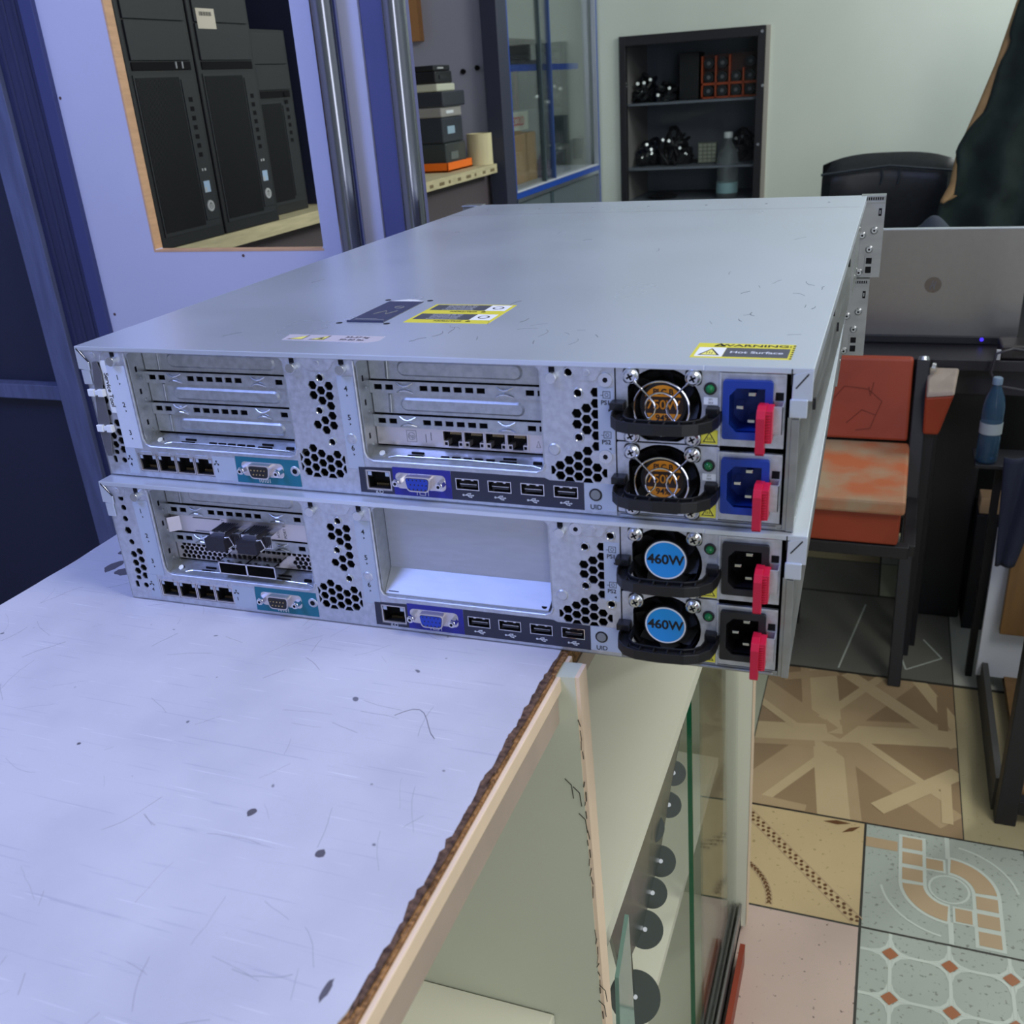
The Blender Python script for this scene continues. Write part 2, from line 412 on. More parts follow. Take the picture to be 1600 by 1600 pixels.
def fan_guard(psu, cx, cz):
    b = NB(); y = -1.6
    for r in (14.6, 8.6): tube(b, [(cx+r*math.cos(2*PI*i/40), y, cz-0.6+r*math.sin(2*PI*i/40)) for i in range(40)], 0.55, 8, True)
    for sx in (-1, 1):
        for sz in (-1, 1):
            pts = [(cx+sx*15.4, y-0.6, cz+sz*15.4), (cx+sx*13.6, y-0.8, cz+sz*13.2), (cx+sx*6, y-0.9, cz+sz*5.6), (cx+sx*3.6, y-0.9, cz+sz*2.8), (cx+sx*2.9, y-0.9, cz)]
            tube(b, pts, 0.55, 8)
            tube(b, [(cx+sx*14.2,y-0.85,cz+sz*14.0),(cx+sx*13.2,y-0.85,cz+sz*12.8)], 0.85, 8)
    return sub(obj('fan_guard', b, [CHROME], psu, scale=MM, smooth=True), 'bright wire guard over the fan')

def psu_unit(root, z0, h, watt, seed):
    """one hot swap supply, 350..437 wide; z0 bottom, h height"""
    x0, x1 = 350.9, 437.2; blue = watt == '750W'
    cx, cz = 375.3, z0+19.6
    hole = circ(cx, cz, 19.3, 40)
    # the opening runs out over the top and bottom of the face, as on the real unit
    top = rect(cx-11, cz+12, cx+11, z0+h-0.9); 
    hole_poly = []
    for i in range(64):
        a = 2*PI*i/64; r = 20.6; px, pz = cx+r*math.cos(a), cz+r*math.sin(a)
        px = max(cx-18.2, px); hole_poly.append((px, min(z0+h-0.6, max(z0+0.6, pz))))
    led = circ(400.0, z0+30.2, 3.3, 20)
    pl = plate('power_supply', [rrect(x0, z0, 405.3, z0+h, 0.8)], [hole_poly, led], 1.0, [STEEL], root, y=0.4)
    plate('socket_panel', [rect(404.9, z0, x1, z0+h-2.0)], [rect(408.4, z0+7.4, 428.6, z0+32.8)], 1.0, [STEEL], pl, y=0.6)
    b = NB(); box(b, 405.5, x1, -0.4, 1.2, z0+h-3.4, z0+h-2.0); box(b, 404.4, 405.6, -0.6, 1.0, z0, z0+h-1.8)
    obj('folded_edge', b, [STEEL], pl, scale=MM, bevel=0.0002)
    b = NB(); box(b, x0+0.5, x1-0.5, 17, 60, z0+0.3, z0+h-0.3)
    obj('supply_case', b, [DARK], pl, scale=MM)
    fan_unit(pl, cx, cz, watt, seed)
    if blue: fan_guard(pl, cx, cz)
    for sx in (-1, 1):
        for sz in (-1, 1):
            x, z = cx+sx*16.2, cz+sz*16.2
            e = NB(); prism(e, rrect(x-4.2, z-4.2, x+4.2, z+4.2, 2.2), 'y', -0.3, 8)
            obj('fan_corner', e, [FANM], pl, scale=MM)
            s = NB(); screw_head(s, x, -0.3, z, 3.7, 3.2); cyl(s, (x,-0.2,z), (x,-1.0,z), 4.2, 4.2, 18)
            obj('screw', s, [SCREWM, DARK], pl, scale=MM, smooth=True)
    # status light, small code label, hot surface label
    b = NB(); cyl(b, (400,1.2,z0+30.2), (400,-0.6,z0+30.2), 3.2, 3.2, 20, 1); lathe(b, [(0,0),(0.01,0)], (0,0,-500)) if False else None
    for k in range(5):
        a0, a1 = PI/2*k/5, PI/2*(k+1)/5
        cyl(b, (400,-0.6-2.2*math.sin(a0),z0+30.2), (400,-0.6-2.2*math.sin(a1),z0+30.2), 2.3*math.cos(a0), max(0.02,2.3*math.cos(a1)), 16, 0, False)
    sub(obj('status_light', b, [LEDM, BLACKP], pl, scale=MM, smooth=True), 'dark green status lamp in a black ring')
    if blue:
        b = NB(); box(b, 396.8, 403.8, 0.1, 0.5, z0+21.8, z0+25.6); lab = obj('code_label', b, [LWHITE], pl, scale=MM)
        text('lettering', '201', 1.7, (400.3,0.05,z0+24.6), INK, lab); text('lettering', '003', 1.7, (400.3,0.05,z0+22.8), INK, lab)
    b = NB(); box(b, 395.6, 404.3, 0.05, 0.5, z0+0.6, z0+8.2, 0)
    T = [(396.6,z0+1.6),(403.4,z0+1.6),(400.0,z0+7.4)]
    prism(b, T, 'y', 0.0, 0.1, 1); prism(b, [(397.5,z0+2.1),(402.5,z0+2.1),(400.0,z0+6.4)], 'y', -0.06, 0.1, 0)
    for k in (-0.9, 0, 0.9): prism(b, rect(400+k-0.15, z0+2.7, 400+k+0.15, z0+4.4), 'y', -0.12, 0.1, 1)
    sub(obj('warning_label', b, [LYEL, INK], pl, scale=MM), 'yellow hot surface triangle')
    # black handle bowed out over the fan
    hz0, hz1 = z0+12.6, z0+18.8
    path = [(354.8,0.5),(354.6,-9),(355.8,-15),(359.0,-19.5),(364,-21.6),(376,-22.4),(390,-21.6),(396,-19.2),(400.5,-14.5),(402.0,-8),(402.2,0.5)]
    def offs(p, d):
        out = []
        for i in range(len(p)):
            a = Vector(p[max(0,i-1)]); c = Vector(p[min(len(p)-1,i+1)]); t = (c-a).normalized(); out.append((p[i][0]-t.y*d, p[i][1]+t.x*d))
        return out
    o1, o2 = offs(path, -4.0), offs(path, 3.2)
    b = NB()
    n = len(path)
    for za, zb_, ia, ib in ((hz0, hz1, o1, o2),):
        va = [[b.verts.new((p[0],p[1],z)) for p in q] for q in (ia, ib) for z in (za, zb_)]
        A0, A1, B0, B1 = va
        for i in range(n-1):
            b.faces.new((A0[i],A0[i+1],A1[i+1],A1[i])); b.faces.new((B0[i],B1[i],B1[i+1],B0[i+1])); b.faces.new((A0[i],B0[i],B0[i+1],A0[i+1]))
        for e in (0, n-1): b.faces.new((A0[e],A1[e],B1[e],B0[e]))
        # ribbed hollow top
        i1, i2 = offs(path, -3.0), offs(path, 2.2)
        C1 = [b.verts.new((p[0],p[1],zb_)) for p in i1]; D1 = [b.verts.new((p[0],p[1],zb_)) for p in i2]
        C0 = [b.verts.new((p[0],p[1],zb_-2.6)) for p in i1]; D0 = [b.verts.new((p[0],p[1],zb_-2.6)) for p in i2]
        for i in range(n-1):
            b.faces.new((A1[i],A1[i+1],C1[i+1],C1[i])); b.faces.new((D1[i],D1[i+1],B1[i+1],B1[i]))
            b.faces.new((C1[i],C1[i+1],C0[i+1],C0[i])); b.faces.new((D0[i],D0[i+1],D1[i+1],D1[i])); b.faces.new((C0[i],C0[i+1],D0[i+1],D0[i]))
    for x in (358.5, 366, 373.5, 381, 388.5, 395.5):
        i = min(range(n), key=lambda k: abs(path[k][0]-x)+ (0 if path[k][1] < -12 else 99)); 
        y = -22.2 if 364 < x < 389 else -20.6 if x > 389 and x < 394 else -19.6
        box(b, x-0.5, x+0.5, y-2.0, y+2.0, hz1-2.6, hz1-0.15)
    box(b, 348.8, 356.5, -6.5, 1.0, hz1-0.5, hz1+3.6); box(b, 398.5, 405.2, -5, 1.0, hz0, hz1+2.4)
    sub(obj('pull_handle', b, [HANDM], pl, scale=MM, bevel=0.0005), 'black ribbed plastic pull handle')
    # power inlet
    m_in = BLUEP if blue else BLACKP
    ix0, ix1, iz0, iz1 = 406.6, 431.2, z0+4.6, z0+35.4
    cav = [(410.0,z0+12.4),(413.6,z0+8.6),(427.4,z0+8.6),(427.4,z0+31.6),(413.6,z0+31.6),(410.0,z0+27.6)]
    inl = plate('power_inlet', [rrect(ix0, iz0, ix1, iz1, 1.4)], [cav], 2.8, [m_in], pl, y=-2.2)
    inl['label'] = 'blue plastic mains inlet' if blue else 'black plastic mains inlet'
    b = NB()
    for i in range(6):
        a, c = cav[i], cav[(i+1)%6]
        q = [b.verts.new((a[0],-1.0,a[1])), b.verts.new((c[0],-1.0,c[1])), b.verts.new((c[0],15,c[1])), b.verts.new((a[0],15,a[1]))]; b.faces.new(q)
    b.faces.new([b.verts.new((p[0],15,p[1])) for p in cav])
    obj('inlet_cavity', b, [m_in if blue else DARK], inl, scale=MM)
    for px, pz in ((420.5,z0+27.2),(414.6,z0+20.1),(420.5,z0+13.0)):
        b = NB(); box(b, px-1.9, px+1.9, 3.0, 15, pz-0.9, pz+0.9); obj('pin', b, [CHROME], inl, scale=MM, bevel=0.0003)
    # silver tab bracket and the red release tab
    b = NB(); box(b, 431.6, 437.0, -0.2, 0.6, z0+10.5, z0+25, 0); box(b, 436.3, 437.0, -7.5, 0.5, z0+9.6, z0+24.8, 0); box(b, 431.4, 437.0, -7.5, -6.9, z0+10.2, z0+24.6, 0)
    box(b, 432.2, 436.2, 0.35, 0.6, z0+25.2, z0+29.4, 1)
    obj('tab_bracket', b, [STEEL, DARK], pl, scale=MM, bevel=0.0002)
    b = NB()
    prof = [(-1,z0+24.5),(-9,z0+25.6),(-13.5,z0+24.2),(-15.6,z0+20.5),(-15.2,z0+2.4),(-13,z0+0.6),(-9.5,z0+1.0),(-8.6,z0+6),(-6,z0+9),(-1,z0+10.5)]
    prism(b, prof, 'x', 424.9, 429.3)
    D = [(-4.0+8.5*math.cos(t)-4, z0+16.2+9.0*math.sin(t)) for t in [PI*i/18-PI/2-0.2 for i in range(19)]]
    prism(b, [(-13.5,z0+7.4)]+[(p[0]+1.5,p[1]) for p in D]+[(-13.5,z0+24.0)], 'x', 429.1, 432.6)
    for k in range(11): box(b, 429.1, 431.6, -14.1, -13.2, z0+7.5+k*1.45, z0+8.1+k*1.45)
    sub(obj('release_tab', b, [RED], pl, scale=MM, bevel=0.0006), 'pinkish red ribbed release tab')
    return pl

def make_server(upper):
    if upper:
        root = thing('rack_server', 'upper silver rack server with blue power inlets, orange stickers and labels on its lid', 'server', (0,0,0.0883), 0, 'stacked rack servers')
    else:
        root = thing('rack_server', 'lower silver rack server with black power inlets and blue 460W stickers, on the white counter', 'server', (0.00243,-0.01091,0.0006), 0.01704, 'stacked rack servers')
    D = 700.0; XW = 445.2
    # ---- chassis
    b = NB()
    box(b, 0.8, XW-1, 0, D-3, 0, 1.0); box(b, 0.8, 1.8, 0, D-3, 1, 84); box(b, XW-1.8, XW-0.8, 4, D-3, 1, 84)
    box(b, 438.6, XW-0.8, -0.3, 0.9, 0.2, 62.0); box(b, XW-4.6, XW-0.6, -1.2, 3, 0.2, 61.5)
    box(b, 350.2, 438.6, 0.3, 1.2, 0.2, 3.2); tube(b, [(352,-0.4,1.6),(436,-0.4,1.6)], 0.9, 8)
    obj('chassis', b, [SIDEM], root, scale=MM, bevel=0.0003)
    b = NB(); box(b, 2.5, XW-2.5, 19, 28, 1.2, 84.5); box(b, 2.5, XW-2.5, 28, D-6, 1.2, 84.5)
    obj('dark_filler', b, [DARK], root, scale=MM)  # black box added so the inside looks dark through the holes
    # ---- lid with folded rear lip and corner ears
    b = NB()
    box(b, -2.2, 450, -1.0, D-6, 86.6, 87.4); box(b, -2.2, 397, -1.2, -0.3, 84.6, 87.4); box(b, 397, 450, -1.2, -0.3, 84.4, 87.4)
    box(b, -2.2, -1.4, -1.0, D-6, 77.5, 87.2); box(b, 449.2, 450, -1.0, D-6, 80.0, 87.2)
    prism(b, [(-2.2,87),(1.0,85),(6.6,77.0),(6.4,71.6),(-2.6,72.6)], 'y', -1.3, -0.5)
    prism(b, [(450.0,87),(440.2,84.0),(440.0,71.6),(449.9,71.0)], 'y', -1.3, -0.5)
    box(b, 439.4, 447.9, -2.4, -0.2, 62.6, 71.8); box(b, -1.2, 5.4, -1.0, -0.2, 62.5, 72)
    lid = sub(obj('top_cover', b, [COVERM], root, scale=MM, bevel=0.0005), 'flat brushed metal lid')
    b = NB(); box(b, 2, 446, 598, 598.9, 87.38, 87.43)
    for k in range(7): cyl(b, (30+k*64,640,87.3), (30+k*64,640,87.7), 1.6, 1.3, 10)
    obj('lid_seam', b, [GREYINK], lid, scale=MM)
    b = NB()
    for s in ((441.5,83.2,448.8,72.6),): 
        prism(b, [(441.6,77.6),(442.1,77.0),(447.9,84.4),(447.4,85.0)], 'y', -1.45, -1.2); box(b, 439.4, 440.0, -1.5, -0.2, 79, 87)
    obj('fold_gap', b, [INK], lid, scale=MM); b = NB()
    prism(b, [(-1.2,85.6),(-0.6,86.2),(6.9,77.6),(6.3,77.2)], 'y', -1.45, -1.2)
    obj('fold_gap', b, [INK], lid, scale=MM)
    # ---- rear panel with every opening cut through
    outer = [(0.8,0.2),(350.2,0.2),(350.2,84.4),(0.8,84.4)]
    holes = []
    Z0 = 22.4
    holes.append(rrect(35.2, Z0, 150.3, 84.0, 5)); holes.append(rrect(197.3, 23.6, 309.6, 84.0, 5))
    holes.append(rect(27.2, 4.4, 85.6, 16.8)); holes.append(rect(195.4, 4.4, 212.0, 17.2))
    holes.append(rect(115.2, 6.4, 131.6, 17.4)); holes.append(rect(222.6, 6.2, 241.2, 17.6))
    U = ((254.3,268.8),(274.3,288.6),(294.3,308.4),(314.0,328.2))
    for a, c in U: holes.append(rect(a+0.2, 9.4, c-0.2, 16.0))
    rounds = [(173.7,72.9),(170.2,52.8),(175.8,33.4),(330.1,70.1),(329.9,45.3)] + ([(325.3,81.3)] if upper else [(345.0,78.1),(344.8,34.9)])
    for x, z in rounds: holes.append(circ(x, z, 2.1, 16))
    hx = [(167.9,68.1),(178.8,68.0),(173.2,65.1),(167.7,62.0),(178.5,62.0),(173.1,58.9),(178.4,55.9),(178.4,49.8),(173.0,46.8),(167.5,43.8),(178.4,43.8),(172.9,40.7),
          (161.6,28.6),(156.1,25.4),(161.6,22.4),(167.0,25.5),(156.1,19.2),(161.6,16.3),(167.0,19.4),(172.4,22.4),(177.8,25.4),(156.1,13.1),(167.0,13.3),(172.4,16.3),(177.8,19.4),(177.8,13.2),
          (334.5,61.8),(329.1,58.7),(334.5,55.7),(329.1,52.6),(334.4,49.6),(334.4,37.6),(329.0,34.6),(323.7,31.6),(334.3,31.5),(318.4,28.3),(328.9,28.4),(323.7,25.4),(334.1,25.4),(339.5,28.3),(318.4,22.3),(328.9,22.4),(339.5,22.4)]
    for x, z in hx: holes.append(hexp(x, z, 2.95))
    for x, z in ((150.7,22.4),(150.7,16.3),(183.2,22.4),(183.2,16.3)):
        q = clip(hexp(x, z, 2.95), 0, 151.2, False) if x < 160 else clip(hexp(x, z, 2.95), 0, 182.8, True)
        if x < 160: q = clip(q, 0, 151.6, False)
        holes.append(q)
    for x, z in ((161.6,10.2),(172.4,10.2),(323.7,19.3),(334.2,19.3)): holes.append(clip(hexp(x, z, 2.95), 1, z-0.4, False))
    for z in (70.8,64.7,58.7,52.7,46.7,40.6): holes.append(clip(hexp(339.8, z, 2.95), 0, 340.9, True))
    holes.append(clip(hexp(313.1, 25.3, 2.95), 0, 313.1, False)); holes.append(clip(hexp(344.9, 25.4, 2.95), 0, 345.2, True))
    # left column
    holes += [circ(12.0, 75.9, 2.1, 14), circ(12.4, 69.1, 2.1, 14), circ(12.0, 43.8, 2.1, 14), circ(15.2, 11.2, 2.0, 14)]
    holes += [hexp(11.6, 60.9, 2.3), hexp(11.4, 52.3, 2.9)]
    for x, z in ((16.6,37.0),(11.2,34.4),(16.6,30.8),(11.2,28.0),(16.6,24.8),(11.2,21.8),(16.6,18.7)): holes.append(hexp(x, z, 2.75))
    holes += [rrect(8.6, 15.0, 12.4, 18.2, 1.2), rrect(6.6, 9.0, 9.4, 14.0, 1.0)]
    rear = plate('rear_panel', [outer], holes, 1.0, [STEEL], root, y=0.0)
    # rolled rims of the openings
    b = NB()
    for poly in (rrect(35.2, Z0, 150.3, 84.0, 5), rrect(197.3, 23.6, 309.6, 84.0, 5)):
        pts = [(p[0], -0.25, p[1]) for p in poly if p[1] < 83.5]
        pts = [p for p in pts]
        # walk left side, bottom, right side only
        i0 = max(range(len(pts)), key=lambda i: (pts[i][2] > 70 and pts[i][0] < 260 and pts[i][0] < min(q[0] for q in pts)+1, pts[i][2]))
        left = sorted([p for p in pts if p[2] >= 27 and p[0] < sum(q[0] for q in pts)/len(pts)], key=lambda p: -p[2])
        low = sorted([p for p in pts if p[2] < 29], key=lambda p: p[0])
        xl, xr = min(p[0] for p in pts), max(p[0] for p in pts); zb = min(p[2] for p in pts)
        tube(b, [(xl-0.5,-0.2,83.6),(xl-0.4,-0.25,zb+5),(xl+1.2,-0.3,zb+1.3),(xl+5,-0.3,zb-0.4),(xr-5,-0.3,zb-0.4),(xr-1.2,-0.3,zb+1.3),(xr,-0.25,zb+5)], 0.75, 8)
    obj('rolled_rim', b, [STEEL], rear, scale=MM, smooth=True)
    # rims round the threaded holes
    for x, z in rounds:
        b = NB(); tube(b, [(x+2.5*math.cos(2*PI*i/18), -0.15, z+2.5*math.sin(2*PI*i/18)) for i in range(18)], 0.5, 6, True)
        obj('hole_collar', b, [SCREWM], rear, scale=MM, smooth=True)
    # guide pins, embossed flaps, dark keyholes
    for x in (25.8, 156.5, 189.4, 316.3):
        p = NB(); cyl(p, (x,0.2,78.6), (x,-3.6,78.6), 3.0, 3.0, 20, 0); box(p, x-2.0, x+1.4, -0.15, 0.2, 79, 84.0, 1)
        obj('guide_pin', p, [SCREWM, DARK], rear, scale=MM, bevel=0.0003)
    for c, w in ((172.8,15.5),(10.6,9),(335,11.5)):
        b = NB()
        prism(b, [(c-w,84.6),(c-w*0.72,82.8),(c-w*0.52,78.4),(c-w*0.36,77.2),(c+w*0.36,77.2),(c+w*0.52,78.4),(c+w*0.72,82.8),(c+w,84.6)], 'y', -0.75, 0.1)
        cyl(b, (c,-0.7,81.4), (c,-1.0,81.4), 2.1, 2.0, 16)
        obj('lid_flap', b, [STEEL], rear, scale=MM, bevel=0.0003)
    # screws on the sheet
    for x, z in ([(345.4,77.9),(344.6,35.2)] if upper else [(325.3,80.8)]):
        s = NB(); cyl(s, (x,0,z), (x,-0.9,z), 4.0, 3.8, 22, 0); cyl(s, (x,-0.85,z), (x,-1.0,z), 1.5, None, 6, 1)
        obj('screw', s, [SCREWM, DARK], rear, scale=MM)
    for x, z in ((315.5,37.5),(189.3,36.3),(146.2,12.6)):
        s = NB(); cyl(s, (x,0,z), (x,-0.6,z), 3.6, 2.9, 22, 0); cyl(s, (x,-0.55,z), (x,-0.75,z), 1.7, None, 14, 1 if x < 200 else 0)
        obj('dimple', s, [STEEL, DARK if x < 150 else SCREWM], rear, scale=MM)
    # ---- grey number strips
    def strip(x0, z0, x1, z1, items, name='number_strip', m=LGREY):
        q = NB(); box(q, x0, x1, -0.22, 0.1, z0, z1); s_ = obj(name, q, [m], root, scale=MM)
        for body, x, z, size in items: text('lettering', body, size, (x,-0.3,z), INK, s_, bold=0.08)
        return s_
    sA = strip(18.5 if upper else 21.0, 20.4, 33.0, 75.2, [('1',25.9,67.6,4.6),('2',26.0,49.6,4.6),('3',25.8,30.8,4.6)], m=mat('pale_strip', S(196,204,222), rough=0.5) if upper else LGREY)
    q = NB(); box(q, 18.2, 26.0, -0.2, 0.1, 2.4, 20.3); obj('number_strip', q, [LGREY], root, scale=MM)
    sB = strip(184.8, 17.4, 195.6, 74.3, [('4',190.1,66.8,4.6),('5',189.8,49.4,4.6),('6',189.4,30.4,4.6)])
    b = NB()
    for x, z in ((26.6,63.6),(26.6,45.6),(26.4,26.8)): tri(b, x, z, 0.8)
    obj('arrow_marks', b, [INK], sA, scale=MM)
    b = NB()
    for x, z in ((190.4,62.9),(190.0,45.4),(189.7,26.4)): tri(b, x, z, 0.8)
    obj('arrow_marks', b, [INK], sB, scale=MM)
    sC = strip(341.2, 37.0, 349.8, 74.0, [('PS1',345.2,65.4,3.5),('PS2',345.2,43.4,3.5)])
    b = NB(); tri(b, 347.2, 61.3, 0.9); prism(b, [(347.9,40.6),(346.5,39.8),(347.9,39.0)], 'y', -0.3, 0.1)
    for z in (69.8, 47.6):
        for q in (rect(343.8,z-1.9,344.1,z+1.9), rect(347.7,z-1.9,348.0,z+1.9), rect(343.8,z-1.9,348,z-1.6), rect(343.8,z+1.6,348,z+1.9), rect(342.4,z-0.5,343.8,z-0.2)): prism(b, q, 'y', -0.3, 0.1)
        tube(b, [(345.9+0.9*math.cos(2*PI*i/12), -0.25, z+0.9*math.sin(2*PI*i/12)) for i in range(12)], 0.15, 4, True)
    obj('socket_icons', b, [INK], sC, scale=MM)
    sD = strip(331.8, 3.0, 349.8, 19.0, [('UID',338.4,4.9,4.0)])
    b = NB(); cyl(b, (338.3,0.2,12.4), (338.3,-0.5,12.4), 3.9, 3.7, 24, 1); cyl(b, (338.3,-0.4,12.4), (338.3,-0.9,12.4), 2.9, 2.7, 24, 0)
    sub(obj('uid_button', b, [CLEAR, INK], root, scale=MM), 'round grey identification button')
    q = NB(); box(q, 86.0, 103.0, -0.2, 0.1, 2.6, 18.6); n1 = obj('number_strip', q, [LGREY], root, scale=MM)
    text('lettering', '1', 3.6, (88.9,-0.3,9.0), INK, n1, bold=0.08); text('lettering', '4', 3.6, (20.6,-0.3,8.6), INK, n1, bold=0.08)
    b = NB(); net_icon(b, 88.6, 14.0); net_icon(b, 20.4, 13.2); obj('network_icons', b, [INK], n1, scale=MM)
    # ---- four network jacks, serial, management, video, usb
    for k in range(4): rj45(root, 27.4+k*14.6, 4.6, 27.4+(k+1)*14.6-0.5, 16.6, True, True)
    b = NB()
    for k in range(4): box(b, 29.5+k*14.6, 39.0+k*14.6, -0.5, 0.1, 16.4, 18.6)
    obj('port_lip', b, [STEEL], rear, scale=MM, bevel=0.0004)
    tl = NB(); prism(tl, [(102.6,2.4),(149.4,2.4),(149.4,19.8),(103.6,19.8)], 'y', -0.22, 0.1)
    tl = sub(obj('serial_label', tl, [TEAL], root, scale=MM), 'teal panel printed 10101')
    text('lettering', '10101', 3.8, (123.0,-0.34,4.5), WINK, tl, bold=0.06)
    dsub(root, 'serial_port', 122.8, 12.0, 16.6, 9.2, (5, 4), False)
    dl = NB(); prism(dl, [(190.9,2.6),(214.0,2.6),(214.0,19.2),(191.3,18.6)], 'y', -0.2, 0.1); prism(dl, [(251.0,2.6),(331.8,2.6),(331.8,19.0),(311.6,19.0),(309.0,20.0),(251.6,20.0)], 'y', -0.2, 0.1)
    bm2 = dl
    # cut the openings visually by building the label as a plate instead
    bm2.free()
    p1 = [(190.9,2.6),(213.8,2.6),(213.8,19.4),(191.3,18.8)]
    p2 = [(251.2,2.6),(331.6,2.6),(331.6,19.0),(311.8,19.0),(309.0,20.2),(251.6,20.2)]
    dlab = plate('port_label', [p1, p2], [rect(195.2,4.2,212.2,17.4)]+[rect(a,9.0,c,16.3) for a, c in U], 0.3, [LDARK], root, y=-0.25)
    dlab['label'] = 'dark slate label behind the usb ports'
    vl = NB(); box(vl, 213.8, 251.3, -0.26, 0.1, 2.6, 20.2); vl = sub(obj('video_label', vl, [LBLUE], root, scale=MM), 'deep blue panel behind the video port')
    text('lettering', 'iLO', 3.4, (203.6,-0.32,3.6), WINK, dlab)
    b = NB()
    for a, c in U: usb_icon(b, (a+c)/2, 5.9, 0.95)
    obj('usb_icons', b, [WINK], dlab, scale=MM)
    b = NB()
    for q in (rect(230.2,3.4,234.2,3.7), rect(230.2,6.0,234.2,6.3), rect(230.2,3.4,230.5,6.3), rect(233.9,3.4,234.2,6.3), rect(228.4,3.4,228.7,6.3), rect(235.7,3.4,236.0,6.3)): prism(b, q, 'y', -0.34, 0.1)
    obj('screen_icon', b, [WINK], vl, scale=MM)
    rj45(root, 195.5, 4.6, 211.9, 17.0, True, False)
    dsub(root, 'video_port', 231.6, 12.0, 17.6, 9.6, (5, 5, 5), True)
    for a, c in U: usb(root, a, 9.2, c, 16.2)
    # ---- expansion cages
    def nic_card(x0, x1, z0, z1):
        card = sub(plate('network_card', [rect(x0,z0,x1,z1)], [rect(242.0,z0+0.5,295.6,z1-0.3)], 0.8, [NICKEL], root, y=RD), 'bright card bracket with four network jacks')
        for k in range(4):
            rj45(card, 242.2+k*13.4, z0+0.6, 242.2+k*13.4+13.2, z1-0.4, False, True).location = (0, (RD-1.2)*MM, 0)
        g = NB()
        tube(g, [(221.8+2.3*math.cos(2*PI*i/16), RD-0.05, 35+2.3*math.sin(2*PI*i/16)) for i in range(16)], 0.14, 4, True)
        for q in (rect(218.6,31.4,218.8,38.6), rect(224.8,31.4,225,38.6), rect(218.6,31.4,225,31.6), rect(218.6,38.4,225,38.6)): prism(g, q, 'y', RD-0.12, RD+0.1)
        obj('etched_mark', g, [GREYINK], card, scale=MM)
        text('lettering', 'hp', 3.6, (221.8,RD-0.1,35.0), GREYINK, card)
        g = NB(); 
        for p in ([(300.2,32.6),(302.6,32.6),(301.4,36.4)],): 
            tube(g, [(v[0],RD-0.05,v[1]) for v in p], 0.16, 4, True)
        for i, zz in enumerate((31.6,33.0)): prism(g, rect(231+i*3.4,zz,231.3+i*3.4,zz+5), 'y', RD-0.12, RD+0.1)
        obj('etched_mark', g, [INK], card, scale=MM)
        return card
    riser_cage(root, 35.6, 150.0, Z0, 84.2)
    if upper:
        for z0, z1 in ((69.4,83.6),(48.8,61.0),(28.2,40.4)): slot_cover(root, 37.0, 149.0, z0, z1)
        riser_cage(root, 197.6, 309.4, 23.6, 84.2)
        for z0, z1 in ((69.4,83.6),(48.8,61.0)): slot_cover(root, 199.0, 308.6, z0, z1)
        nic_card(199.0, 308.6, 29.0, 40.6)
        # service tool clipped down the left edge
        b = NB()
        prism(b, [(9.6,77.6),(13.6,78.4),(15.2,70),(12.6,56),(12.4,40),(7.6,14.2),(3.4,14.0),(1.9,34)], 'y', -1.6, -1.0)
        tool = sub(obj('service_tool', b, [mat('tool_grey', S(112,112,120), rough=0.35, metal=0.5)], root, scale=MM, bevel=0.0003), 'grey service tool clipped along the left edge')
        for z in (57.6, 33.6):
            c = NB(); box(c, 2.0, 7.0, -3.6, -0.8, z-2.3, z+2.3); box(c, 7.0, 9.6, -3.0, -0.8, z-1.5, z+1.5); box(c, 9.6, 14.2, -3.6, -0.2, z-2.4, z+2.4)
            sub(obj('clip', c, [WPLAST], tool, scale=MM, bevel=0.0004), 'white plastic clip')
        tp = NB(); box(tp, 14.6, 18.6, -0.24, 0.1, 44, 78.4); obj('number_strip', tp, [WPLAST], root, scale=MM)
        text('lettering', 'Service Tool', 4.4, (17.4,-0.34,59.2), INK, sA, rot=(PI/2,PI/2,0), bold=0.1)
    else:
        slot_cover(root, 37.0, 149.0, 69.4, 83.6)
        # card with two transceivers
        q = NB(); box(q, 37, 149, RD, RD+0.8, 48.6, 61.0, 0); hexa(q, [(36.8,9,49.4),(37.6,9,49.4),(44,RD,49.4),(43,RD,49.4),(36.8,9,59.8),(37.6,9,59.8),(44,RD,59.8),(43,RD,59.8)], 0)
        for zz in (49.8, 59.4): box(q, 55, 76, RD-0.5, RD, zz-0.25, zz+0.25, 1)
        card = sub(obj('network_card', q, [NICKEL, GREYINK], root, scale=MM), 'bright card bracket holding two optical transceivers')
        for x in (78.0, 101.6):
            s = NB()
            box(s, x, x+14.6, -7.5, RD, 47.2, 55.6, 0); box(s, x+1, x+12, RD-16, RD-3, 55.6, 58.4, 1)
            for k in range(7): box(s, x+2.2+k*1.7, x+3.1+k*1.7, RD-14, RD-2, 58.3, 58.9, 0)
            box(s, x+14.6, x+20.4, 2.0, RD, 47.6, 56.4, 1)
            for k in range(4): box(s, x+15.2+k*1.3, x+15.8+k*1.3, 1.7, 2.1, 48.2, 55.8, 0)
            tube(s, [(x+13.8,-5,56.2),(x+16.6,-4,56.6),(x+17.4,-2,50),(x+15.4,-5,48.6)], 0.5, 6, False, 1)
            sub(obj('transceiver', s, [mat('black_dust_plug', (0.012,0.011,0.02), rough=0.5), CHROME], card, scale=MM, bevel=0.0004), 'black plugged optical transceiver')
        text('lettering', 'PORT 0', 2.8, (78.2,RD-0.1,57.4), INK, card, rot=(PI/2,-PI/2,0)); text('lettering', 'PORT 1', 2.8, (124.8,RD-0.1,54.6), INK, card, rot=(PI/2,-PI/2,0))
        # perforated card with two sas ports
        hs = []
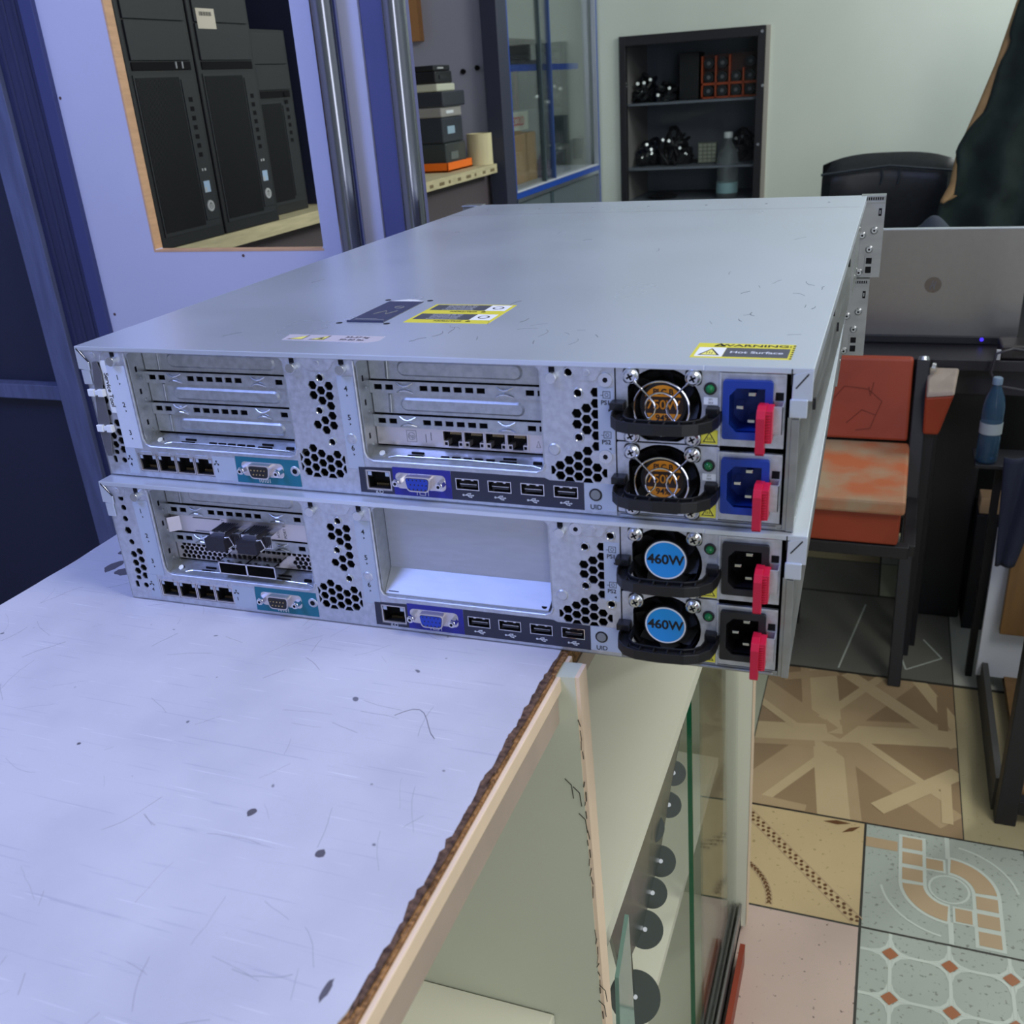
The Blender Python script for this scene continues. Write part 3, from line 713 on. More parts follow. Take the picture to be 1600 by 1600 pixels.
        for r in range(4):
            for k in range(27):
                x, z = 41.0+k*3.9+(1.95 if r % 2 else 0), 29.9+r*3.05
                if x > 146.5 or (77 < x < 127 and r < 3): continue
                hs.append(hexp(x, z, 1.75))
        pc = plate('perforated_card', [rect(37,28,149,40.8)], hs, 0.8, [NICKEL], root, y=RD)
        pc['label'] = 'honeycomb card bracket with a double socket'
        s = NB()
        x0, x1, za, zb2 = 79.6, 122.6, 27.4, 36.2
        for q in ((x0,x1,za,za+0.8),(x0,x1,zb2-0.8,zb2),(x0,x0+0.8,za,zb2),(x1-0.8,x1,za,zb2),(100.4,101.6,za,zb2)): box(s, q[0], q[1], -1.0, RD, q[2], q[3], 0)
        box(s, x0+0.8, x1-0.8, 9, 9.6, za+0.8, zb2-0.8, 1)
        for k in (86, 95, 107, 116): box(s, k-1, k+1, 1, 2.2, zb2-0.05, zb2+0.08, 1)
        obj('storage_port', s, [CHROME, DARK], pc, scale=MM)
        text('lettering', 'Port 1e', 3.2, (91,RD-0.1,38.6), INK, pc, bold=0.05); text('lettering', 'Port 2e', 3.2, (112,RD-0.1,38.6), INK, pc, bold=0.05)
        g = NB()
        for q in (rect(129,30,129.4,35), rect(133,30,133.4,35), rect(129,30,133.4,30.4), rect(129,34.6,133.4,35), rect(127,32.3,129,32.7)): prism(g, q, 'y', RD-0.12, RD+0.1)
        for k in range(4): prism(g, rect(134.6,29.6+k*1.6,137,29.9+k*1.6), 'y', RD-0.12, RD+0.1)
        obj('etched_mark', g, [INK], pc, scale=MM)
        # plain blanking plate in the second cage
        riser_cage(root, 197.6, 309.4, 23.6, 84.2, bars=False)
        q = NB(); box(q, 198.6, 308.4, RD, RD+0.8, 26, 84); hexa(q, [(198.6,1.5,24.2),(306,1.5,24.2),(308.4,RD,36.5),(198.6,RD,36.5),(198.6,1.5,25.0),(306,1.5,25.0),(308.4,RD,37.5),(198.6,RD,37.5)])
        cyl(q, (303,3.5,26.3), (303,3.4,26.8), 1.8, None, 12, 1)
        box(q, 201, 208, 2.4, 4, 25.8, 26.4, 1)
        sub(obj('blanking_plate', q, [mat('blank_steel', S(178,182,194), rough=0.5, metal=0.6, noise=0.03, nscale=60, stretch=(1,1,6)), DARK], root, scale=MM, bevel=0.0008), 'plain smooth metal filler plate')
    # ---- power supplies
    w = '750W' if upper else '460W'
    psu_unit(root, 45.0, 41.0, w, 0.2); psu_unit(root, 3.5, 40.6, w, 0.75)
    # ---- side studs, rack ears
    b = NB()
    for y, z in ((45,66),(95,40),(250,60),(330,30),(470,55)):
        cyl(b, (XW-1.2,y,z), (XW-0.3,y,z), 3.2, None, 14); box(b, XW-1, XW+0.8, y-1.4, y+1.4, z-3.4, z+3.4)
    obj('rail_stud', b, [INK], root, scale=MM)
    b = NB(); box(b, XW-0.9, XW+1.2, 560, D-2, 2, 85.5)
    for y, z in ((600,18),(640,18),(640,60),(600,74)): cyl(b, (XW+1.1,y,z), (XW+2.0,y,z), 2.6, 1.8, 14)
    obj('side_bracket', b, [SIDEM], root, scale=MM)
    for s in (-1, 1):
        b = NB(); xa, xb = (XW-1, 469.5) if s > 0 else (-23.5, 1.8)
        box(b, xa, xb, D-9, D, 0.8, 87.2, 0); box(b, xa, xb, D-13, D+6, 86.0, 87.5, 0)
        if s > 0:
            for k in range(9): box(b, xa+3+k*2.3, xa+4.3+k*2.3, D-9.3, D-8.9, 82.6, 85.4, 1)
            box(b, xa+1, xb-1, D-10.4, D-9, 80.2, 82.2, 0)
            for z in (60, 30): pass
            box(b, xb-6.4, xb-3.2, D-9.2, D-8.9, 66, 74, 1); box(b, xb-5.6, xb-4.4, D-9.5, D-9.1, 68, 72, 0)
            box(b, xa+8.6, xa+17.4, D-9.7, D-9.0, 3.5, 24, 0); box(b, xa+10, xa+16, D-10.0, D-9.5, 5.5, 12.5, 1); box(b, xa+10, xa+16, D-10.0, D-9.5, 15.6, 22, 1)
        ear = obj('rack_ear', b, [SIDEM, DARK], root, scale=MM, bevel=0.0004)
        if s > 0:
            for x, z in ((xa+16,51),(xa+12.4,31),(xa+4,46),(xa+3.5,6)):
                q = NB(); cyl(q, (x,D-9,z), (x,D-11.4,z), 4.2, 2.6, 18, 0); cyl(q, (x,D-11.3,z), (x,D-11.6,z), 1.2, None, 8, 1)
                obj('screw', q, [SCREWM, DARK], ear, scale=MM)
    if upper:
        T = 87.4
        def lay(bm, poly, h, mi=0): prism(bm, poly, 'z', T-0.05, T+h, mi)
        b = NB(); lay(b, rect(152.0,76.6,178.4,138.2), 0.5, 0)
        lay(b, [(152+26.4*i/16, 138.6+7*math.sin(PI*i/16)) for i in range(17)], 0.3, 1)
        prism(b, rect(152.0,76.0,178.6,77.0), 'z', T, T+1.2, 0)
        for p in ((148,73.4),(182,73.8),(148.2,143.6),(181.2,142.8)): prism(b, circ(p[0],p[1],2.2,12), 'z', T, T+0.2, 2)
        latch = sub(obj('lid_latch', b, [PHONE, WPLAST, INK], root, scale=MM, bevel=0.0003), 'dark slate lid latch with a pale curved end')
        def flat(body, size, x, y, m, par, rz=0.0, bold=0.05, h=0.1, sx=1.0): return text('lettering', body, size, (x,y,T+h), m, par, rot=(0,0,rz), bold=bold, sx=sx)
        g = NB(); ring = [(169+3.2*math.cos(2*PI*i/20), 119+3.2*math.sin(2*PI*i/20), T+0.55) for i in range(20)]
        tube(g, ring, 0.35, 5, True); 
        for a, c in (((160,98),(165,108)),((165,108),(169,98)),((169,98),(173,108))): tube(g, [(a[0],a[1],T+0.55),(c[0],c[1],T+0.55)], 0.3, 5)
        tube(g, [(154,82,T+0.55),(176,82,T+0.55)], 0.3, 5); tube(g, [(154,84.5,T+0.55),(170,84.5,T+0.55)], 0.25, 5)
        obj('moulded_mark', g, [GREYINK], latch, scale=MM)
        text('lettering', 'hp', 4.2, (169,119,T+0.6), GREYINK, latch, rot=(0,0,PI))
        b = NB(); lay(b, rect(191.4,78.2,249.6,131.6), 0.1, 0)
        for ya in (81.0, 107.6):
            lay(b, rect(205.5,ya+2.8,246.6,ya+17.4), 0.16, 1) if False else None
            lay(b, rect(193.6,ya+6.2,233.0,ya+22.0), 0.16, 1); lay(b, rect(233.2,ya+6.2,247.4,ya+22.0), 0.16, 2)
            lay(b, circ(240.2,ya+14.2,4.0,14), 0.2, 3); lay(b, circ(240.2,ya+14.2,2.8,14), 0.24, 2)
        cl = sub(obj('caution_label', b, [LYEL, mat('caution_grey', S(74,76,86), rough=0.5), LWHITE, INK], root, scale=MM), 'yellow double caution label')
        for ya in (81.0, 107.6):
            flat('CAUTION', 4.2, 220, ya+2.6, INK, cl, PI, 0.15, 0.2)
            for k in range(5): flat(('Avoid electrical shock', 'disconnect all cords', 'before servicing unit', 'Do not operate long', 'with the lid removed')[k], 2.5, 213.3, ya+8.2+k*3.0, WINK, cl, PI, 0.02, 0.2)
        g = NB()
        for ya in (81.0, 107.6): tube(g, [(236,ya+1.2,T+0.2),(233,ya+1.2,T+0.2),(234.5,ya+4.2,T+0.2)], 0.25, 4, True)
        obj('warning_mark', g, [INK], cl, scale=MM)
        b = NB(); lay(b, [(133.4,27.4),(192,25.8),(198.6,31),(197.4,41.2),(131,41.2)], 0.1, 0)
        for x in (142, 157):
            lay(b, [(x-6.4,29.4),(x+4.6,29.4),(x+4.6,40.0)], 0.14, 2); lay(b, [(x-4.6,30.2),(x+3.8,30.2),(x+3.8,38.4)], 0.18, 1)
        lay(b, [(x-1,31.0),(x+2.6,31.0),(x+2.6,34.5),(x+0.8,34.5)], 0.22, 2)
        wl = sub(obj('weight_label', b, [PEEL, mat('pale_yellow', S(236,228,120), rough=0.5), INK], root, scale=MM), 'pale lifting weight label')
        flat('23-27 kg', 4.6, 181, 37.0, INK, wl, 0, 0.08, 0.2); flat('50-60 lbs', 4.6, 180, 31.0, INK, wl, 0, 0.08, 0.2)
        b = NB(); lay(b, rect(386.6,13.6,437.4,43.4), 0.1, 0); lay(b, rect(388.4,16.2,402.6,34.2), 0.16, 2); lay(b, rect(402.8,16.2,435.4,34.2), 0.16, 1)
        for k in range(7): lay(b, [(436.4,14.2+k*4.2),(437.5,14.8+k*4.2),(437.5,16.6+k*4.2),(436.2,16.0+k*4.2)], 0.2, 3)
        lay(b, [(389.8,18.4),(401.2,18.4),(395.5,32.2)], 0.2, 3); lay(b, [(391.4,19.4),(399.6,19.4),(395.5,29.8)], 0.24, 4)
        for k in (-1.3,0,1.3): lay(b, rect(395.2+k,21,395.6+k,24.6), 0.28, 3)
        hl = sub(obj('hot_surface_label', b, [LYEL, mat('caution_grey', S(74,76,86)), LWHITE, INK, mat('pale_yellow', S(236,228,120))], root, scale=MM), 'yellow hot surface warning label')
        flat('WARNING:', 6.2, 417, 38.8, INK, hl, 0, 0.12, 0.2, 1.2); flat('Hot Surface', 5.6, 419, 25.2, WINK, hl, 0, 0.1, 0.22)
        g = NB(); tube(g, [(396,36.6,T+0.2),(401.4,36.6,T+0.2),(398.7,41.6,T+0.2)], 0.4, 4, True); obj('warning_mark', g, [INK], hl, scale=MM)
        # scuffs on the lid
        g = NB(); rr = random.Random(4)
        for k in range(40):
            x, y = rr.choice([(rr.uniform(215,330),rr.uniform(20,130)),(rr.uniform(350,440),rr.uniform(60,240)),(rr.uniform(30,440),rr.uniform(10,500))])
            a = rr.uniform(0, PI); pts = []
            for i in range(rr.randint(3,6)):
                pts.append((x, y, T)); a += rr.uniform(-0.8,0.8); x += 2.5*math.cos(a); y += 4*math.sin(a)
            if all(2 < p[0] < 444 and 5 < p[1] < 590 for p in pts): tube(g, pts, rr.uniform(0.08,0.2), 4)
        sub(obj('scuff_marks', g, [mat('scuff', S(70,74,86), rough=0.6)], lid, scale=MM), 'dark hairline scuffs on the lid')['kind'] = 'stuff'
    return root
make_server(True); make_server(False)
# ================================================================== the shop
LAV = mat('lavender_board', S(192,194,220), rough=0.45, noise=0.03, nscale=3)
NAVY = mat('navy_paint', S(44,48,82), rough=0.4, noise=0.12, nscale=14, stretch=(3,3,0.6))
NAVYL = mat('faded_navy_paint', S(88,96,132), rough=0.5, noise=0.16, nscale=18, stretch=(4,4,0.5))
NAVYD = mat('dark_navy_panel', S(38,42,66), rough=0.5)
BLUEPANEL = mat('blue_panel', S(88,92,140), rough=0.45, noise=0.05, nscale=5)
WALLM = mat('plaster_wall', S(202,210,202), rough=0.75, noise=0.04, nscale=2.2, detail=8)
CREAM = mat('cream_board', S(224,224,206), rough=0.35, noise=0.03, nscale=4)
GREENGREY = mat('green_grey_board', S(196,200,180), rough=0.4, noise=0.05, nscale=3)
EDGEB = mat('beige_edge_band', S(230,206,180), rough=0.5, noise=0.04, nscale=30)
TAUPE = mat('taupe_rail', S(172,156,142), rough=0.55, noise=0.06, nscale=20)
CHIP = mat('chipboard', S(96,66,40), rough=0.9, col2=S(178,132,84), nscale=420, bump=0.6, lo=0.35, hi=0.7)
CHIPD = mat('chipboard_dark', S(60,42,36), rough=0.9, col2=S(112,86,70), nscale=300, bump=0.5)
PLY = mat('plywood_edge', S(206,164,128), rough=0.6, noise=0.08, nscale=30, stretch=(1,1,6))
SHELFW = mat('unpainted_shelf', S(196,186,150), rough=0.6, noise=0.12, nscale=24, stretch=(6,0.6,6))
ALU = mat('aluminium', S(190,198,210), rough=0.3, metal=0.9)
TRIMB = mat('blue_trim', S(32,74,170), rough=0.35)
def pane_glass(name, tint, ior, gain):
    m = bpy.data.materials.new(name); m.use_nodes = True; nt = m.node_tree; nt.nodes.remove(nt.nodes['Principled BSDF'])
    t = nt.nodes.new('ShaderNodeBsdfTransparent'); t.inputs[0].default_value = (*tint, 1); gl = nt.nodes.new('ShaderNodeBsdfGlossy'); gl.inputs['Roughness'].default_value = 0.01
    fz = nt.nodes.new('ShaderNodeFresnel'); fz.inputs['IOR'].default_value = ior; mu = nt.nodes.new('ShaderNodeMath'); mu.operation = 'MULTIPLY'; mu.inputs[1].default_value = gain
    mx = nt.nodes.new('ShaderNodeMixShader'); nt.links.new(fz.outputs[0], mu.inputs[0]); nt.links.new(mu.outputs[0], mx.inputs[0]); nt.links.new(t.outputs[0], mx.inputs[1]); nt.links.new(gl.outputs[0], mx.inputs[2])
    nt.links.new(mx.outputs[0], nt.nodes['Material Output'].inputs['Surface']); return m
GLASS = pane_glass('clear_glass', (0.97,0.99,0.98), 1.28, 0.55)
GREENE = mat('green_glass_edge', S(12,92,60), rough=0.12, spec=0.6)
TOWERB = mat('tower_black', (0.013,0.014,0.018), rough=0.45)
TOWERD = mat('tower_front', (0.019,0.021,0.027), rough=0.5)
SILV = mat('silver_badge', S(200,202,206), rough=0.3, metal=0.3)
LEATHER = mat('black_leather', (0.012,0.014,0.018), rough=0.32, noise=0.2, nscale=60, bump=0.15)
COATM = mat('dark_green_cloth', (0.010,0.020,0.018), rough=0.85, noise=0.3, nscale=18)
TANM = mat('tan_lining', S(176,142,98), rough=0.8, noise=0.1, nscale=20)
LAPM = mat('laptop_lid', S(150,148,146), rough=0.32, metal=0.7, noise=0.02, nscale=60)
ORNG = mat('orange_paint', S(146,58,34), rough=0.5, noise=0.10, nscale=9)
ORNGW = mat('worn_seat', S(176,96,58), rough=0.65, col2=S(160,136,108), nscale=9, lo=0.4, hi=0.62, detail=8)
FRAME = mat('black_frame', (0.012,0.012,0.016), rough=0.45)
DESKM = mat('dark_desk', (0.015,0.014,0.018), rough=0.4)
CARD = mat('cardboard', S(176,144,104), rough=0.85, noise=0.05, nscale=20)
BRORANGE = mat('bright_orange_plastic', S(246,116,28), rough=0.4)
GREYWALL = mat('alcove_board', S(168,170,188), rough=0.6, noise=0.03, nscale=3)
WHITEB = mat('white_board', S(206,212,226), rough=0.5)
BROWNW = mat('brown_board', S(118,88,52), rough=0.6, noise=0.12, nscale=12, stretch=(4,4,0.6))
BOTTLE = mat('bottle_plastic', (0.86,0.93,0.96), rough=0.05, trans=0.9, ior=1.3)

def mbox(name, x0, x1, y0, y1, z0, z1, m, parent=None, bevel=0.0):
    b = NB(); box(b, x0, x1, y0, y1, z0, z1); return obj(name, b, m, parent, bevel=bevel)

# ---------------------------------------------------------------- shell
FZ = -1.0
structure(mbox('wall_back', -1.7, 2.2, 3.45, 3.55, FZ, 1.75, WALLM)) if False else None
# back wall with the niche cut out of it
NX0, NX1, NZ0, NZ1 = -0.525, -0.004, -0.62, 0.432
b = NB()
for q in ((-1.7,NX0,FZ,1.75),(NX1,2.2,FZ,1.75),(NX0,NX1,NZ1,1.75),(NX0,NX1,FZ,NZ0)): box(b, q[0], q[1], 3.45, 3.55, q[2], q[3])
rr = random.Random(3)
structure(obj('wall_back', b, WALLM))
structure(mbox('wall_left', -1.32, -1.22, -2.6, 3.45, FZ, 1.75, GREYWALL))
structure(mbox('wall_right', 2.2, 2.3, -2.6, 3.55, FZ, 1.75, WALLM))
structure(mbox('wall_front', -1.32, 0.75, -2.7, -2.6, FZ, 1.75, WALLM))
structure(mbox('ceiling', -1.7, 2.3, -2.7, 3.55, 1.75, 1.85, mat('ceiling_white', S(236,238,236), rough=0.8)))

# floor: one slab, its tiles inlaid in the surface
TW = 0.264
def tile_mat(name, col, speck=None, amt=0.5):
    m = mat(name, col, rough=0.32, noise=0.04, nscale=6)
    if speck:
        nt = m.node_tree; bs = nt.nodes['Principled BSDF']; base = bs.inputs['Base Color'].links[0].from_socket
        tc = nt.nodes.new('ShaderNodeTexCoord'); n = nt.nodes.new('ShaderNodeTexNoise'); n.inputs['Scale'].default_value = 120; n.inputs['Detail'].default_value = 2
        nt.links.new(tc.outputs['Object'], n.inputs['Vector'])
        r = nt.nodes.new('ShaderNodeValToRGB'); r.color_ramp.elements[0].position = amt; r.color_ramp.elements[1].position = amt+0.06
        nt.links.new(n.outputs['Fac'], r.inputs['Fac'])
        mx = nt.nodes.new('ShaderNodeMix'); mx.data_type = 'RGBA'
        nt.links.new(r.outputs['Color'], mx.inputs[0]); nt.links.new(base, mx.inputs[6]); mx.inputs[7].default_value = (*speck, 1)
        nt.links.new(mx.outputs[2], bs.inputs['Base Color'])
    return m
F = {}
FM = []
def fm(name, *a, **k):
    F[name] = len(FM); FM.append(tile_mat(name, *a, **k))
fm('grout', S(60,58,54)); fm('ochre', S(206,182,138), S(170,146,104), 0.66); fm('pink', S(208,184,172), S(120,100,90), 0.68)
fm('greyg', S(176,184,174), S(136,142,132), 0.62); fm('line', S(206,214,204)); fm('tanin', S(190,164,130)); fm('orangei', S(168,104,66))
fm('wood1', S(186,160,124)); fm('wood2', S(204,182,142)); fm('wood3', S(160,134,102)); fm('beige', S(182,170,134), S(160,148,112), 0.66)
fm('slate', S(120,120,112)); fm('white', S(190,192,184), S(110,108,100), 0.7); fm('bead', S(110,74,46)); fm('palegreen', S(186,190,166))
b = NB(); box(b, -1.7, 2.3, -2.7, 3.55, FZ-0.05, FZ, F['grout'])
LV = [0]
def ftile(poly, m, lev=1):
    LV[0] += 1; z = FZ + 0.0004*lev + 1.0e-6*(LV[0] % 380)
    vs = [b.verts.new((p[0], p[1], z)) for p in poly]; f = b.faces.new(vs); f.normal_update()
    if f.normal.z < 0: f.normal_flip()
    f.material_index = F[m]
def fr(x0, y0, x1, y1, m, lev=1): ftile([(x0,y0),(x1,y0),(x1,y1),(x0,y1)], m, lev)
def fline(a, c, w, m, lev):
    a, c = Vector(a), Vector(c); d = (c-a).normalized(); n = Vector((-d.y, d.x))*w/2
    ftile([tuple(a+n), tuple(c+n), tuple(c-n), tuple(a-n)], m, lev)
g = 0.0022
XC = 0.531; YA, YB = 0.822, 1.083
# generic tiles over the rest of the floor
names = ['ochre','pink','palegreen','beige','slate','greyg']
rr = random.Random(11)
xs = [XC+TW*i for i in range(-9, 7)]
for j in range(-14, 0):
    for x in xs:
        if j == -1 and (XC-TW*2.2 < x): continue
        fr(max(-1.7,x)+g, YA+TW*j+g, min(2.3,x+TW)-g, YA+TW*(j+1)-g, rr.choice(names))
for x in xs:
    if x > XC+TW*0.5: fr(max(x, XC+TW+0.006)+g if x < XC+TW*1.5 else x+g, YA-TW+g, min(2.3,x+TW)-g, YA-g, 'palegreen')
    if x > XC+TW*0.5 and x < XC+TW*1.5: fr(XC+TW+0.008, YA+g, x+TW-g, YB-g, 'beige')
    if not (XC-TW*1.2 < x < XC+TW*1.5): fr(max(-1.7,x)+g, YA+g, min(2.3,x+TW)-g, YB-g, rr.choice(names))
    for j in range(0, 10):
        y = 1.61+TW*j*0.75
        if y < 3.4 and (x < 0.3-TW*0.5 or x > 0.98 or j > 1): fr(max(-1.7,x)+g, y+g, min(2.3,x+TW)-g, min(3.5,y+TW*0.75)-g, rr.choice(['slate','white','beige','palegreen']) if j > 1 else 'slate')
for x in xs:
    for j in range(2):
        y = YB+TW*j
        if x+TW < 0.30 or x > 0.96: fr(max(-1.7,x)+g, y+g, min(0.295 if x < 0.3 else 2.3, x+TW)-g, y+TW-g, 'palegreen')
# row A: ochre tile with bead bands, row B: pink tile
ox0, ox1 = XC-TW, XC
fr(ox0+g, YA+g, ox1-g, YB-g, 'ochre'); fr(ox0-TW+g, YA+g, ox0-g, YB-g, 'palegreen')
def bead_band(a, c, n, w):
    a, c = Vector(a), Vector(c); d = (c-a)/n; nn = Vector((-d.y, d.x)).normalized()
    for s in (-1, 1): fline(tuple(a+nn*s*w), tuple(c+nn*s*w), 0.0022, 'tanin', 2)
    for k in range(n):
        p = a+d*(k+0.5)
        for s in (-1, 1):
            q = p+nn*s*w*0.55; r = d.length*0.2
            ftile([tuple(q+Vector((r*math.cos(t), r*math.sin(t)))) for t in [2*PI*i/8 for i in range(8)]], 'bead', 3)
        ftile([tuple(p+d*0.42+Vector((0.0030*math.cos(t), 0.0030*math.sin(t)))) for t in [2*PI*i/8 for i in range(8)]], 'bead', 3)
bead_band((0.305,1.070), (0.527,0.832), 20, 0.0105)
arc = [(0.267+0.115*math.cos(t), 0.828+0.115*math.sin(t)) for t in [PI/2*i/10 for i in range(11)]]
for i in range(10): bead_band(arc[i], arc[i+1], 2, 0.005)
for p, q in (((0.455,1.068),(0.505,1.074)),((0.49,1.045),(0.522,1.07))):
    a, c = Vector(p), Vector(q); d = (c-a); n = Vector((-d.y, d.x))*0.12
    ftile([tuple(a), tuple(a+d*0.5+n), tuple(c), tuple(a+d*0.5-n)], 'bead', 2)
fr(ox0+g, YA-TW+g, ox1-g, YA-g, 'pink'); fr(ox0-TW+g, YA-TW+g, ox0-g, YA-g, 'pink'); fr(ox0-2*TW+g, YA-TW+g, ox0-TW-g, YA-g, 'palegreen')
# grey tile with the looped tan bands
gx0, gx1 = XC+g, XC+TW+0.004
fr(gx0, YA+g, gx1, YB-g, 'greyg')
cx, cy = (gx0+gx1)/2+0.006, (YA+YB)/2-0.004
def ring(cx, cy, r0, r1, a0, a1, m, lev, n=12):
    A = [(cx+r0*math.cos(t), cy+r0*math.sin(t)) for t in [math.radians(a0+(a1-a0)*i/n) for i in range(n+1)]]
    Bq = [(cx+r1*math.cos(t), cy+r1*math.sin(t)) for t in [math.radians(a0+(a1-a0)*i/n) for i in range(n+1)]]
    for i in range(n): ftile([A[i], Bq[i], Bq[i+1], A[i+1]], m, lev)
# two quarter loops, lower left and upper right, closed by brick strips
R0, R1 = 0.042, 0.076
ring(cx, cy, R0-0.006, R1+0.006, 180, 270, 'line', 2); ring(cx, cy, R0, R1, 184, 266, 'tanin', 3)
ring(cx, cy, R0-0.006, R1+0.006, 0, 90, 'line', 2); ring(cx, cy, R0, R1, 4, 86, 'tanin', 3)
for i in range(3):
    y = cy+0.004+i*0.040
    fr(cx-R1-0.006, y-0.004, cx-R0+0.006, min(YB-g, y+0.036), 'line', 2); fr(cx-R1, y, cx-R0, min(YB-g, y+0.030), 'tanin', 3)
    y = cy-0.004-i*0.040
    fr(cx+R0-0.006, max(YA+g, y-0.036), min(gx1, cx+R1+0.006), y+0.004, 'line', 2); fr(cx+R0, max(YA+g, y-0.030), min(gx1, cx+R1), y, 'tanin', 3)
fr(cx-0.040, cy+R0-0.004, cx-0.004, cy+R0+0.030, 'line', 2); fr(cx-0.036, cy+R0, cx-0.008, cy+R0+0.026, 'tanin', 3)
fr(cx+0.004, cy-R1, cx+0.038, cy-R0+0.004, 'line', 2); fr(cx+0.008, cy-R1+0.004, cx+0.034, cy-R0, 'tanin', 3)
fr(gx0, cy+0.072, cx-R1-0.008, cy+0.098, 'tanin', 2)
ftile([(cx+0.034*math.cos(t), cy+0.034*math.sin(t)) for t in [2*PI*i/20 for i in range(20)]], 'line', 2)
ftile([(cx+0.030*math.cos(t), cy+0.030*math.sin(t)) for t in [2*PI*i/20 for i in range(20)]], 'greyg', 3)
ring(cx, cy, 0.110, 0.114, 190, 262, 'line', 2); ring(cx, cy, 0.110, 0.114, 10, 80, 'line', 2)
fline((cx,cy+R1), (cx,YB-g), 0.008, 'line', 2); fline((cx,YA+g), (cx,cy-R1), 0.008, 'line', 2)
# grey octagon tile with orange diamonds
fr(gx0, YA-TW+g, gx1, YA-g, 'greyg')
P3 = 0.0885
for i in range(4):
    for j in range(4):
        x, y = gx0+0.046+P3*(i-0.0), YA-0.045-P3*j
        if x < gx1-0.012 and y > YA-TW+0.012:
            ftile([(x-0.013,y),(x,y-0.013),(x+0.013,y),(x,y+0.013)], 'orangei', 3)
            ftile([(x-0.017,y),(x-0.006,y-0.006),(x,y-0.017),(x+0.006,y-0.006),(x+0.017,y),(x+0.006,y+0.006),(x,y+0.017),(x-0.006,y+0.006)], 'line', 2); ring(x, y, 0.016, 0.0195, 0, 360, 'line', 2, 24) if False else None
            for sx, sy in ((1,1),(-1,1),(-1,-1),(1,-1)):
                q_ = [(x+sx*0.003,y+sy*0.030),(x+sx*0.007,y+sy*0.016),(x+sx*0.016,y+sy*0.007),(x+sx*0.030,y+sy*0.003),(x+sx*0.012,y+sy*0.003),(x+sx*0.003,y+sy*0.012)]
                ftile(clip(clip(clip(q_, 0, gx1, True), 0, gx0, False), 1, YA-TW+g, False), 'line', 2)
            for dx, dy in ((1,0),(0,1),(-1,0),(0,-1)):
                a = (x+dx*0.014, y+dy*0.014); c = (x+dx*(P3-0.014), y+dy*(P3-0.014))
                if gx0 < c[0] < gx1 and YA-TW+g < c[1] < YA-g: fline(a, c, 0.0055, 'line', 2)
                else: fline(a, (min(gx1,max(gx0,c[0])), min(YA-g,max(YA-TW+g,c[1]))), 0.0055, 'line', 2)
# big wood pattern tile
wx0, wx1, wy0, wy1 = 0.297, 0.700, YB+g, 1.60
fr(wx0, wy0, wx1, wy1, 'wood3')
wc = ((wx0+wx1)/2-0.055, (wy0+wy1)/2+0.01)
def wpoly(poly, m, lev):
    q = poly
    for ax, v, k in ((0,wx1,True),(0,wx0,False),(1,wy1,True),(1,wy0,False)):
        q = clip(q, ax, v, k)
        if len(q) < 3: return
    ftile(q, m, lev)
def wstrip(a, c, w, m, lev):
    a, c = Vector(a), Vector(c); d = (c-a).normalized(); n = Vector((-d.y, d.x))*w/2
    wpoly([tuple(a+n), tuple(c+n), tuple(c-n), tuple(a-n)], m, lev)
for k in range(8):
    a = math.radians(45*k+8); d = Vector((math.cos(a), math.sin(a)*1.25)); c = Vector(wc)
    wstrip(c, c+d*0.30, 0.062, 'wood1' if k % 2 else 'wood2', 2)
    nrm = Vector((-d.y, d.x)).normalized()
    wstrip(c+d*0.03+nrm*0.040, c+d*0.26+nrm*0.040, 0.020, 'wood2' if k % 2 else 'wood1', 3)
for p, q, w, m in (((0.62,1.62),(0.72,1.40),0.03,'wood2'),((0.47,1.60),(0.70,1.37),0.035,'wood2'),((0.55,1.13),(0.70,1.28),0.035,'wood2'),((0.30,1.10),(0.42,1.09),0.03,'wood1'),((0.675,1.12),(0.675,1.25),0.02,'wood2'),((0.675,1.42),(0.675,1.55),0.02,'wood3'),((0.33,1.55),(0.45,1.60),0.03,'wood1')):
    wstrip(p, q, w, m, 4)
fr(0.297-TW+g, wy0, 0.297-g, wy1, 'palegreen'); fr(wx1+g, wy0, 0.96, wy1, 'beige')
fr(0.30, 1.61, 0.70, 2.0, 'slate'); fr(0.703, 1.61, 0.96, 2.0, 'white')
for p, q in (((0.45,1.62),(0.50,1.95)),((0.60,1.65),(0.68,1.72)),((0.60,1.65),(0.58,1.75)),((0.68,1.72),(0.64,1.80))): fline(p, q, 0.004, 'line', 2)
structure(obj('floor', b, FM))

# ---------------------------------------------------------------- display counter
rr = random.Random(21)
cnt = thing('display_counter', 'long shop counter with scratched white top, chipped brown edge and glazed cream shelves below', 'counter', (0,0,0))
CY0, CY1 = -1.25, 0.80
b = NB(); box(b, -0.086, 0.3195, CY0, CY1, -0.016, -0.0008, 0)
obj('top_board', b, [CHIP], cnt)
# laminate sheet with a torn right edge and a worn left edge
def torn(x, side, amp, y0, y1, n, base):
    pts = []; v = 0.0
    for i in range(n+1):
        y = y0+(y1-y0)*i/n
        v = 0.6*v+rr.uniform(-1,1)*0.5
        pts.append((x + side*(base + amp*abs(v) + (0.0035*max(0, math.sin(y*23+1.3)) + 0.0025*max(0, math.sin(y*61)))*(amp/0.0022)), y))
    return pts
right = torn(0.3185, -1, 0.0014, CY0, CY1, 420, 0.0008); left = torn(-0.0868, 1, 0.0008, CY0, CY1, 200, 0.0005)
poly = right + left[::-1]
me = curve_mesh([poly], 0.0005); me.transform(Matrix.Translation((0,0,-0.0003))); me.name = 'laminate_sheet'
